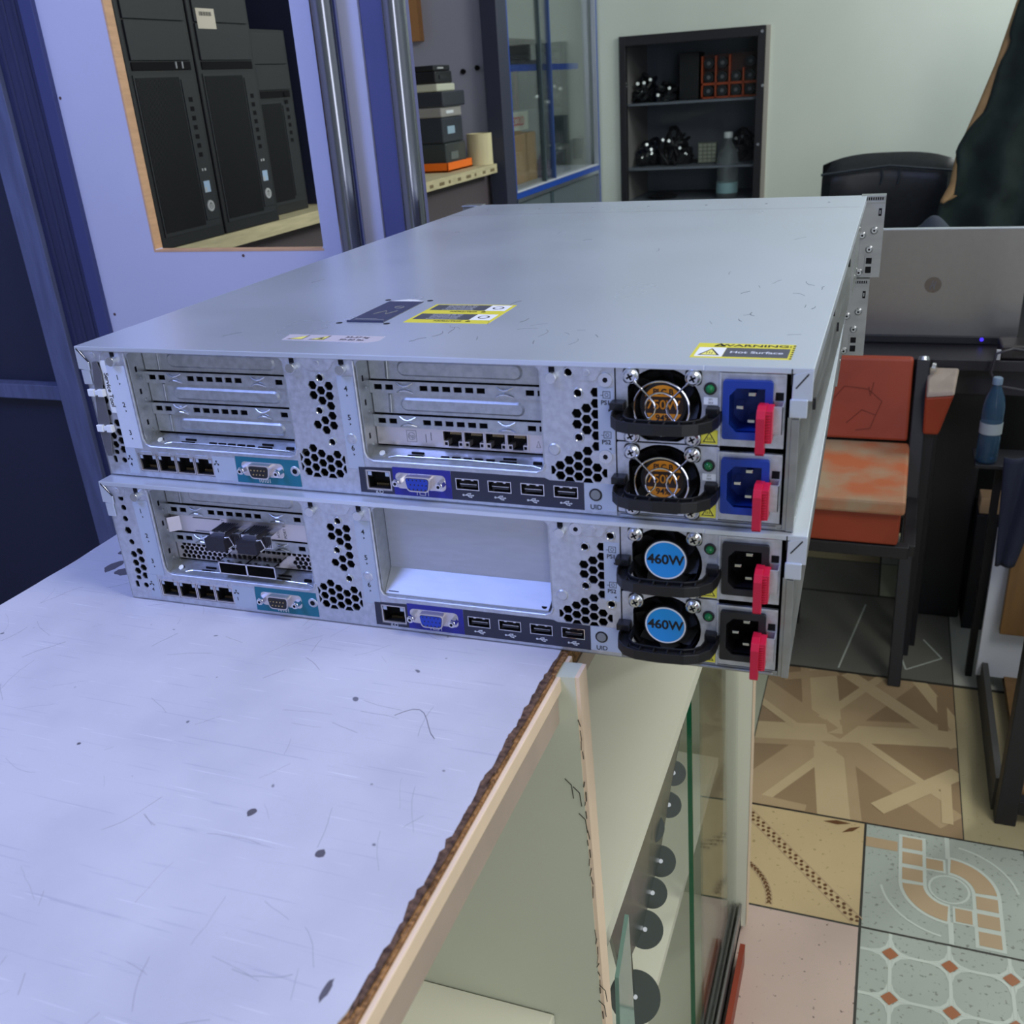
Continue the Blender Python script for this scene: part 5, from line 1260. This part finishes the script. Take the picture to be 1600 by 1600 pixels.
def cable_heap(name, label, cx, cy, z, w, h, n, m, mi=SCREWM, cat='cables', grp=None):
    b = NB()
    for k in range(n):
        a0 = rr.uniform(0, 2*PI); px, py = cx+rr.uniform(-w,w)*0.45, cy+rr.uniform(-0.04,0.04); r0 = rr.uniform(0.25,0.55)*w
        hz = rr.uniform(0.15,1.0)*h
        pts = [(px+r0*math.cos(a0+t), py+0.05*math.sin(a0+t), z+0.006+abs(hz*math.sin(t*0.5+0.2))) for t in [2*PI*i/14 for i in range(14)]]
        tube(b, pts, rr.uniform(0.005,0.009), 6, True, 0)
    for k in range(max(2, n//3)):
        x, zz = cx+rr.uniform(-w,w)*0.75, z+rr.uniform(0.2,0.8)*h
        cyl(b, (x,cy-0.055,zz), (x+0.006,cy-0.068,zz+0.003), 0.007, 0.006, 10, 1)
    lz = z+0.0005; box(b, cx-w*0.8, cx+w*0.8, cy-0.03, cy+0.04, lz, z+h*0.45, 0)
    o = obj(name, b, [m, mi]); tag(o, label, cat, grp); return o
CG = 'dark cable heaps in the display case'
cable_heap('cable_heap', 'dark heap of plugs with shiny ends at the left of the upper case shelf', -0.470, 3.63, 0.208, 0.040, 0.10, 12, TOWERB, SCREWM, 'cables', CG)
cable_heap('cable_heap', 'lower dark heap with bright ends beside the black box on the upper case shelf', -0.382, 3.60, 0.208, 0.042, 0.06, 10, TOWERB, SCREWM, 'cables', CG)
tag(mbox('black_box', -0.335, -0.262, 3.60, 3.72, 0.2085, 0.372, TOWERB, None, 0.002), 'plain black upright box beside the orange rack in the display case', 'box')
t = thing('cup_rack', 'orange rack of round dark caps on the upper case shelf', 'rack', (-0.150, 3.60, 0.2085))
b = NB(); box(b, -0.098, 0.112, 0.02, 0.05, 0, 0.150, 0)
for k in range(5): box(b, -0.100+k*0.051, -0.094+k*0.051, -0.01, 0.02, 0, 0.145 if k in (0,1,2) else 0.10, 1)
box(b, -0.100, 0.112, -0.01, 0.02, 0.0, 0.006, 1); box(b, -0.100, 0.112, -0.01, 0.02, 0.046, 0.054, 1)
obj('rack_body', b, [mat('rack_shadow', S(70,40,40), rough=0.6), mat('dull_orange', S(196,84,44), rough=0.5)], t)
for j in range(3):
    for k in range(4):
        if j == 2 and k in (2,): continue
        q = NB(); x, z = -0.072+k*0.051, 0.026+j*0.047; cyl(q, (x,-0.012,z), (x,0.02,z), 0.019, None, 22, 0); cyl(q, (x,-0.014,z), (x,-0.011,z), 0.007, None, 14, 1)
        obj('round_cap', q, [TOWERB, GREYINK], t)
cable_heap('cable_heap', 'big dark tangle at the left of the lower case shelf', -0.465, 3.63, -0.022, 0.050, 0.10, 14, TOWERB, SCREWM, 'cables', CG)
cable_heap('cable_heap', 'dark tangle with a handle shape in the middle of the lower case shelf', -0.350, 3.63, -0.022, 0.070, 0.13, 14, TOWERB, SCREWM, 'cables', CG)
cable_heap('cable_heap', 'dark spiky heap behind the plastic bottle at the right of the lower case shelf', -0.085, 3.69, -0.022, 0.055, 0.13, 12, TOWERB, SCREWM, 'cables', CG)
t = thing('number_pad', 'pale gridded block leaning on the lower case shelf left of the bottle', 'block', (-0.226, 3.62, -0.0215))
mbox('block', -0.036, 0.036, -0.012, 0.012, 0, 0.075, mat('pad_grey', S(120,124,116), rough=0.6), t, 0.002)
for i in range(5):
    b = NB()
    for j in range(4): box(b, -0.032+j*0.017, -0.018+j*0.017, -0.015, -0.012, 0.004+i*0.0140, 0.015+i*0.0140)
    obj('key_row', b, [mat('pad_key', S(170,172,158), rough=0.6)], t)
t = thing('water_bottle', 'clear plastic bottle with a pale label standing low in the display case', 'bottle', (-0.134, 3.53, -0.1415))
b = NB(); lathe(b, [(0,0),(0.036,0.0),(0.040,0.006),(0.040,0.06),(0.037,0.075),(0.040,0.09),(0.040,0.135),(0.034,0.165),(0.018,0.195),(0.0135,0.205),(0.0135,0.222),(0,0.222)], (0,0,0), 32); obj('body', b, [BOTTLE], t, smooth=True)
b = NB(); lathe(b, [(0,0),(0.0165,0.0),(0.0165,0.018),(0.014,0.021),(0,0.021)], (0,0,0.213), 24); obj('cap', b, [WPLAST], t, smooth=True)
b = NB(); lathe(b, [(0.0405,0.018),(0.0408,0.018),(0.0408,0.056),(0.0405,0.056)], (0,0,0), 32); obj('label_band', b, [mat('bottle_label', S(150,186,196), rough=0.5)], t, smooth=True)
b = NB(); lathe(b, [(0,0.02),(0.03,0.02),(0.06,0.012),(0.055,0.004),(0,0.0)][::-1], (-0.39,3.56,-0.1415), 28); tag(obj('shallow_bowl', b, [TOWERB], smooth=True), 'black shallow dish on the lowest visible case shelf', 'dish')

# ================================================================== chair, coat, desk, laptop
ch = thing('office_chair', 'black leather swivel chair by the back wall behind the laptop', 'chair', (0.45, 2.98, FZ))
def curved_pad(w, h, th, bow, n=14, top=0.03):
    b = NB(); G = {}
    for j in range(n+1):
        for i in range(n+1):
            u, v = i/n*2-1, j/n
            hw = w*(1-0.03*v) ; x = u*hw
            z = h*v - top*(abs(u)**3)*v
            y = -bow*(1-u*u) + 0.0
            e = max(abs(u), abs(v*2-1)); k = math.sqrt(max(0, 1-e**6))
            G[i,j,0] = b.verts.new((x, y-th/2*k, z)); G[i,j,1] = b.verts.new((x, y+th/2*k, z))
    for j in range(n):
        for i in range(n):
            b.faces.new((G[i,j,0],G[i+1,j,0],G[i+1,j+1,0],G[i,j+1,0])); b.faces.new((G[i,j,1],G[i,j+1,1],G[i+1,j+1,1],G[i+1,j,1]))
    bmesh.ops.remove_doubles(b, verts=b.verts[:], dist=1e-5)
    return b
o = obj('backrest', curved_pad(0.205, 0.52, 0.09, -0.02), [LEATHER], ch, smooth=True); o.location = (0,0,0.52)
o = obj('seat', curved_pad(0.24, 0.42, 0.10, 0.0), [LEATHER], ch, smooth=True); o.location = (0,-0.02,0.47); o.rotation_euler = (PI/2,0,0)
b = NB(); tube(b, [(-0.20,-0.051,0.985),(0,-0.035,1.005),(0.20,-0.051,0.985)], 0.004, 6); 
for x in (-0.02,0.03): tube(b, [(x,-0.034,0.995),(x+0.004,-0.036,0.975),(x,-0.036,0.95)], 0.003, 6)
obj('seam', b, [mat('leather_seam', S(46,54,64), rough=0.4)], ch, smooth=True)
b = NB(); cyl(b, (0,-0.2,0.06), (0,-0.2,0.45), 0.025, None, 16); obj('gas_post', b, [FRAME], ch)
for k in range(5):
    a = 2*PI*k/5+0.3; b = NB(); tube(b, [(0,-0.2,0.09),(0.22*math.cos(a),-0.2+0.22*math.sin(a),0.06)], 0.016, 8); cyl(b, (0.22*math.cos(a)-0.012,-0.2+0.22*math.sin(a),0.028), (0.22*math.cos(a)+0.012,-0.2+0.22*math.sin(a),0.028), 0.027, None, 16); obj('leg', b, [FRAME], ch)

# hanging coat
st = thing('coat_stand', 'black coat stand mostly hidden under the dark coat', 'coat stand', (0.95, 2.80, FZ))
b = NB(); cyl(b, (0,0,0), (0,0,1.68), 0.014, None, 14); obj('pole', b, [FRAME], st)
b = NB(); cyl(b, (0,0,0), (0,0,0.02), 0.16, 0.15, 28); obj('base', b, [FRAME], st)
b = NB(); tube(b, [(0,0,1.62),(-0.05,-0.05,1.66),(-0.06,-0.09,1.62)], 0.007, 8); obj('hook', b, [FRAME], st)
co = thing('hanging_coat', 'long dark green coat with a tan lined front edge hanging at the right edge', 'coat', (0, 2.70, 0))
edge = [(0.60,0.80),(0.46,0.748),(0.422,0.730),(0.349,0.714),(0.274,0.697),(0.181,0.669),(0.093,0.640),(0.044,0.626),(-0.032,0.618),(-0.072,0.600),(-0.20,0.585),(-0.36,0.575)]
inner = [(0.60,0.81),(0.46,0.752),(0.422,0.734),(0.349,0.719),(0.322,0.727),(0.274,0.707),(0.196,0.697),(0.156,0.689),(0.109,0.652),(0.060,0.629),(0.027,0.636),(-0.02,0.636),(-0.067,0.633),(-0.078,0.604),(-0.20,0.59),(-0.36,0.58)]
def ip(tab, z):
    for (za, xa), (zb_, xb) in zip(tab, tab[1:]):
        if za >= z >= zb_: return xa+(xb-xa)*(za-z)/(za-zb_)
    return tab[-1][1]
b = NB(); NZ, NXx = 60, 36; G = {}
for j in range(NZ+1):
    z = 0.60-0.96*j/NZ; x0 = ip(inner, z); x1 = 1.04+0.03*math.sin(z*4)
    for i in range(NXx+1):
        u = i/NXx; x = x0+(x1-x0)*u
        y = 0.035*math.sin(u*17+z*2.5)*(0.4+0.6*u)*(0.5+0.8*(0.6-z)) - 0.03*math.sin(u*PI) + 0.02*math.sin(u*5-z*6)
        G[i,j] = b.verts.new((x, y, z))
for j in range(NZ):
    for i in range(NXx): b.faces.new((G[i,j],G[i+1,j],G[i+1,j+1],G[i,j+1]))
o = obj('coat_body', b, [COATM], co, smooth=True); md = o.modifiers.new('thick', 'SOLIDIFY'); md.thickness = 0.012
b = NB(); G = {}
for j in range(NZ+1):
    z = 0.45-0.53*j/NZ; xa, xb = ip(edge, z), ip(inner, z)+0.012
    for i in range(7):
        u = i/6; G[i,j] = b.verts.new((xa+(xb-xa)*u, 0.016-0.012*math.sin(u*PI), z))
for j in range(NZ):
    for i in range(6): b.faces.new((G[i,j],G[i+1,j],G[i+1,j+1],G[i,j+1]))
o = sub(obj('coat_lining', b, [TANM], co, smooth=True), 'tan lining turned out along the front edge'); md = o.modifiers.new('thick', 'SOLIDIFY'); md.thickness = 0.006

dk = thing('desk', 'dark desk holding the open laptop', 'desk', (0.80, 2.05, FZ))
mbox('desk_top', -0.52, 0.60, -0.285, 0.36, 0.690, 0.715, DESKM, dk, 0.002); mbox('back_panel', -0.50, 0.58, 0.335, 0.35, 0.02, 0.69, DESKM, dk); mbox('apron', -0.50, 0.58, -0.25, -0.23, 0.63, 0.69, DESKM, dk)  # back panel added to darken the view under the desk
for x in (-0.48, 0.56):
    for y in (-0.22, 0.32): mbox('leg', x-0.02, x+0.02, y-0.02, y+0.02, 0, 0.69, FRAME, dk)
lp = thing('laptop', 'open silver laptop seen from behind its lid', 'laptop', (0.579, 1.90, -0.2845), 0)
mbox('base', -0.178, 0.178, 0.0, 0.235, 0.002, 0.020, TOWERB, lp, 0.002)
b = NB(); 
prof = rrect(-0.178, 0.0, 0.178, 0.238, 0.010)
prism(b, prof, 'y', 0, 0.007)
lid = obj('lid', b, [LAPM], lp, bevel=0.001); lid.location = (0,0.0,0.014); lid.rotation_euler = (math.radians(4),0,0)
b = NB(); cyl(b, (-0.006,0,0.118), (-0.006,-0.0006,0.118), 0.0175, None, 32, 0)
lg = sub(obj('lid_emblem', b, [mat('emblem', S(122,116,114), rough=0.25, metal=0.8)], lid), 'faint round emblem')
b = NB(); tube(b, [(-0.012,-0.001,0.108),(-0.006,-0.001,0.128)], 0.0008, 5); tube(b, [(-0.010,-0.001,0.117),(-0.005,-0.001,0.119),(-0.003,-0.001,0.109)], 0.0008, 5); tube(b, [(0.0,-0.001,0.126),(-0.004,-0.001,0.110)], 0.0008, 5); obj('emblem_strokes', b, [GREYINK], lg)
mbox('lid_top_edge', -0.176, 0.176, -0.001, 0.008, 0.2365, 0.2405, mat('bright_edge', S(196,204,212), rough=0.3, metal=0.6), lid, 0.001)
mbox('hinge_bar', -0.178, 0.178, -0.006, 0.008, 0.000, 0.018, TOWERB, lp, 0.002)
# bunched cloth behind the laptop
b = NB(); n = 40; G = {}
for j in range(n+1):
    for i in range(n+1):
        u, v = i/n*2-1, j/n*2-1; r = min(1, math.sqrt(u*u*0.95+v*v)); hgt = 0.262*(1-r**2.4)+0.014*math.sin(u*9+v*3)*(1-r)+0.01*math.sin(u*4-v*11)*(1-r)
        hgt *= 0.80+0.20*u
        G[i,j] = b.verts.new((0.545+u*0.15, 2.26+v*0.10, -0.2845+max(0.0, hgt)))
for j in range(n):
    for i in range(n): b.faces.new((G[i,j],G[i+1,j],G[i+1,j+1],G[i,j+1]))
o = obj('bunched_cloth', b, [mat('slate_cloth', S(44,52,66), rough=0.8, noise=0.2, nscale=14)], smooth=True); tag(o, 'slate blue cloth bunched on the desk between the laptop and the black chair', 'cloth')
# adapter with a looped cable hanging at the desk edge
t = thing('power_adapter', 'dark power adapter with a looped cable at the right desk edge', 'adapter', (0.735, 1.80, -0.2845))
mbox('brick', -0.020, 0.045, -0.03, 0.05, 0.0005, 0.030, mat('adapter_body', S(40,34,36), rough=0.35), t, 0.004)
b = NB(); tube(b, [(0.04,-0.03,0.018),(0.0,-0.055,0.03),(-0.03,-0.058,0.02),(-0.036,-0.060,-0.02),(-0.020,-0.060,-0.048),(0.03,-0.060,-0.056),(0.09,-0.055,-0.058)], 0.003, 8); obj('cable', b, [mat('adapter_cable', S(50,48,54), rough=0.4)], t, smooth=True)
b = NB(); box(b, -0.028, -0.020, -0.04, -0.03, 0.002, 0.022, 0); obj('plug', b, [SILV], t)
t2 = NB(); cyl(t2, (0.107,-0.0075,0.012), (0.107,-0.0085,0.012), 0.0042, None, 16); sub(obj('power_light', t2, [mat('purple_led', S(70,50,220), rough=0.3, emit=S(70,50,230), estr=1.2)], lp), 'glowing purple light')

# ================================================================== orange chair and things under the desk
oc = thing('orange_chair', 'worn orange chair with a black metal frame, in front of the desk', 'chair', (0.36, 1.56, FZ))
b = NB(); hexa(b, [(-0.205,0.145,0.545),(0.190,0.145,0.545),(0.190,0.170,0.545),(-0.205,0.170,0.545),(-0.205,0.175,0.722),(0.186,0.175,0.722),(0.186,0.200,0.722),(-0.205,0.200,0.722)])
bk = obj('backrest', b, [ORNG], oc, bevel=0.006)
b = NB()
for pts in ([(0.02,0.62),(0.05,0.66),(0.10,0.655),(0.13,0.63),(0.12,0.60)],[(0.06,0.58),(0.09,0.61),(0.12,0.60),(0.11,0.57),(0.08,0.565)],[(0.10,0.66),(0.105,0.64),(0.11,0.67)]):
    tube(b, [(x, 0.145+(z-0.545)*0.17-0.0005, z) for x, z in pts], 0.0010, 5)
obj('pen_scrawl', b, [mat('scrawl', S(116,46,30), rough=0.7)], bk)
b = NB(); hexa(b, [(-0.205,-0.165,0.500),(0.190,-0.165,0.500),(0.196,0.155,0.515),(-0.205,0.155,0.515),(-0.205,-0.165,0.530),(0.190,-0.165,0.530),(0.196,0.155,0.540),(-0.205,0.155,0.540)])
obj('seat', b, [ORNGW], oc, bevel=0.006)
b = NB(); hexa(b, [(-0.20,-0.150,0.430),(0.182,-0.150,0.430),(0.185,-0.125,0.430),(-0.20,-0.125,0.430),(-0.20,-0.150,0.498),(0.182,-0.150,0.498),(0.185,-0.125,0.498),(-0.20,-0.125,0.498)]); obj('front_board', b, [ORNG], oc, bevel=0.004)
mbox('side_board', 0.160, 0.184, -0.124, 0.13, 0.430, 0.498, ORNG, oc, 0.003)
def bar(name, a, c, w, par, m=FRAME):
    a, c = Vector(a), Vector(c); d = (c-a).normalized(); s = Vector((0,1,0)) if abs(d.y) < 0.8 else Vector((1,0,0)); u = d.cross(s).normalized()*w/2; v = u.cross(d).normalized()*w/2
    b = NB(); hexa(b, [a-u-v, a+u-v, a+u+v, a-u+v, c-u-v, c+u-v, c+u+v, c-u+v]); return obj(name, b, [m], par, bevel=0.002)
bar('rear_leg', (0.214,0.02,0.0), (0.206,0.19,0.715), 0.028, oc); bar('rear_leg', (-0.225,0.02,0.0), (-0.218,0.19,0.715), 0.028, oc)
bar('front_leg', (-0.225,-0.14,0.0), (-0.225,-0.14,0.52), 0.026, oc)
bar('seat_rail', (-0.225,-0.138,0.415), (0.205,-0.138,0.415), 0.026, oc); bar('seat_rail', (-0.225,0.10,0.40), (0.212,0.10,0.40), 0.024, oc); bar('side_rail', (0.205,-0.138,0.415), (0.211,0.10,0.42), 0.024, oc)
b = NB(); cyl(b, (0.206,0.19,0.716), (0.206,0.192,0.724), 0.013, 0.010, 16); cyl(b, (0.225,0.170,0.705), (0.232,0.168,0.705), 0.011, 0.009, 14); sub(obj('bolt', b, [SCREWM], oc), 'bright bolt')
# orange padded stool wedged behind
so = thing('orange_stool', 'orange padded seat corner with a worn tan top, wedged right of the orange chair', 'stool', (0.604, 1.755, FZ))
b = NB(); hexa(b, [(-0.026,-0.06,0.566),(0.006,-0.06,0.566),(0.012,0.0,0.60),(-0.026,0.0,0.60),(-0.03,-0.08,0.655),(0.026,-0.08,0.662),(0.034,0.0,0.695),(-0.028,0.0,0.695)])
obj('seat_pad', b, [ORNG], so, bevel=0.005)
b = NB(); hexa(b, [(-0.029,-0.082,0.655),(0.027,-0.082,0.662),(0.036,0.002,0.694),(-0.029,0.002,0.694),(-0.026,-0.078,0.664),(0.024,-0.078,0.670),(0.032,-0.002,0.700),(-0.026,-0.002,0.700)]); sub(obj('worn_top', b, [mat('tan_worn', S(150,136,124), rough=0.8, noise=0.12, nscale=20)], so, bevel=0.003), 'worn tan upper face')
bar('leg', (-0.012,-0.03,0.0), (-0.012,-0.03,0.575), 0.024, so); bar('leg', (0.004,0.02,0.0), (-0.002,-0.01,0.59), 0.022, so)
tag(mbox('pedestal', 0.585, 0.722, 1.93, 2.32, FZ+0.0005, -0.372, FRAME, None, 0.004), 'tall black pedestal under the dark desk', 'pedestal')
# rack at the right edge
rk = thing('storage_rack', 'dark metal rack at the right edge, with a white side sheet', 'rack', (0.80, 1.40, FZ))
def rp(name, x0, x1, y0, y1, z0, z1, m, bevel=0.0): return mbox(name, x0-0.80, x1-0.80, y0-1.40, y1-1.40, z0-FZ, z1-FZ, m, rk, bevel)
rp('leg', 0.756, 0.792, 1.145, 1.180, FZ, -0.10, FRAME, 0.002); rp('leg', 0.728, 0.742, 1.655, 1.68, FZ, -0.46, FRAME, 0.001); rp('leg', 1.06, 1.09, 1.145, 1.18, FZ, -0.10, FRAME, 0.002); rp('leg', 1.06, 1.09, 1.655, 1.68, FZ, -0.46, FRAME, 0.002)
rp('rail', 0.792, 1.06, 1.15, 1.175, -0.975, -0.945, FRAME, 0.001); rp('plinth', 0.752, 0.764, 1.185, 1.655, FZ, -0.925, mat('plinth_grey', S(70,70,70), rough=0.6))
rp('shelf', 0.680, 1.09, 1.595, 1.70, -0.466, -0.458, FRAME, 0.001)
sub(rp('side_sheet', 0.742, 0.830, 1.60, 1.612, -0.96, -0.600, WHITEB, 0.001), 'pale blue white sheet'); sub(rp('side_sheet', 0.800, 1.05, 1.20, 1.212, -0.93, -0.68, WHITEB, 0.001), 'pale blue white sheet')
sub(rp('brown_board', 0.772, 0.98, 1.565, 1.585, -0.83, -0.475, BROWNW, 0.002), 'brown wooden board')
rp('bottom_shelf', 0.80, 1.06, 1.18, 1.655, -0.972, -0.955, BROWNW)
t = thing('water_bottle', 'bluish water bottle with a pale band on the rack at the right edge', 'bottle', (0.702, 1.62, -0.4575))
b = NB(); lathe(b, [(0,0),(0.018,0.0),(0.021,0.004),(0.021,0.055),(0.019,0.065),(0.021,0.075),(0.021,0.115),(0.018,0.135),(0.010,0.155),(0.008,0.160),(0.008,0.168),(0,0.168)], (0,0,0), 26); obj('body', b, [mat('blue_bottle', S(70,104,132), rough=0.08, trans=0.6, ior=1.33)], t, smooth=True)
b = NB(); lathe(b, [(0.0213,0.062),(0.0216,0.062),(0.0216,0.085),(0.0213,0.085)], (0,0,0), 26); obj('label_band', b, [mat('band_grey', S(150,160,164), rough=0.5)], t, smooth=True)
b = NB(); lathe(b, [(0,0),(0.0095,0.0),(0.0095,0.012),(0.008,0.014),(0,0.014)], (0,0,0.163), 20); obj('cap', b, [mat('bottle_cap', S(110,130,150), rough=0.4)], t, smooth=True)
# navy cloth over the sheet
b = NB(); n = 24; G = {}
for j in range(n+1):
    for i in range(n+1):
        u, v = i/n, j/n; w = 0.066-0.030*v*v
        G[i,j] = b.verts.new((0.728+0.010*v+w*u, 1.545-0.006*math.sin(u*9+v*2)-0.004*math.sin(v*7), -0.42-0.235*v))
for j in range(n):
    for i in range(n): b.faces.new((G[i,j],G[i+1,j],G[i+1,j+1],G[i,j+1]))
o = obj('navy_cloth', b, [mat('navy_cloth', S(26,32,52), rough=0.85)], smooth=True); md = o.modifiers.new('thick','SOLIDIFY'); md.thickness = 0.006; tag(o, 'navy cloth hanging over the rack shelf beside the water bottle', 'cloth')
tag(mbox('storage_crate', 0.728, 0.86, 1.88, 2.0, FZ+0.0005, -0.690, FRAME, None, 0.002), 'black crate behind the rack, beside the tall black pedestal', 'crate'); tag(mbox('cardboard_box', 0.732, 0.785, 1.89, 1.95, -0.6898, -0.650, CARD, None, 0.002), 'small pale cardboard box on the black crate behind the rack', 'box')
# ================================================================== light
def area(name, loc, target, sx, sy, power, col):
    l = bpy.data.lights.new(name, 'AREA'); l.shape = 'RECTANGLE'; l.size = sx; l.size_y = sy; l.energy = power; l.color = col
    o = bpy.data.objects.new(name, l); COL.objects.link(o); o.location = loc
    o.rotation_euler = (Vector(target)-Vector(loc)).to_track_quat('-Z', 'Y').to_euler(); return o
area('assumed_blue_lamp', (-0.55,-0.85,1.45), (-0.15,0.3,0), 0.6, 0.6, 21, (0.31,0.42,1.0))  # assumed lamp out of view, giving the blue cast at left
area('assumed_neutral_lamp', (1.5,-0.1,1.45), (0.3,0.3,-0.4), 0.8, 0.8, 22, (1.0,0.985,0.93))  # assumed unseen lamp, set far right to shine into the counter bays
area('added_back_light', (1.75,2.45,1.30), (-0.4,3.1,0.1), 0.9, 0.5, 30, (0.95,1.0,0.96))  # unseen light added at right to brighten the glass cabinet
area('assumed_doorway_light', (1.5,-2.3,0.3), (0.2,0.3,0.0), 0.8, 1.9, 16, (0.90,0.94,1.0))  # assumed doorway light behind the camera, added for the streaks on the poles
w = bpy.data.worlds.new('world'); SC.world = w; w.use_nodes = True
w.node_tree.nodes['Background'].inputs[0].default_value = (0.55,0.6,0.75,1); w.node_tree.nodes['Background'].inputs[1].default_value = 0.25
SC.view_settings.exposure = 0.0
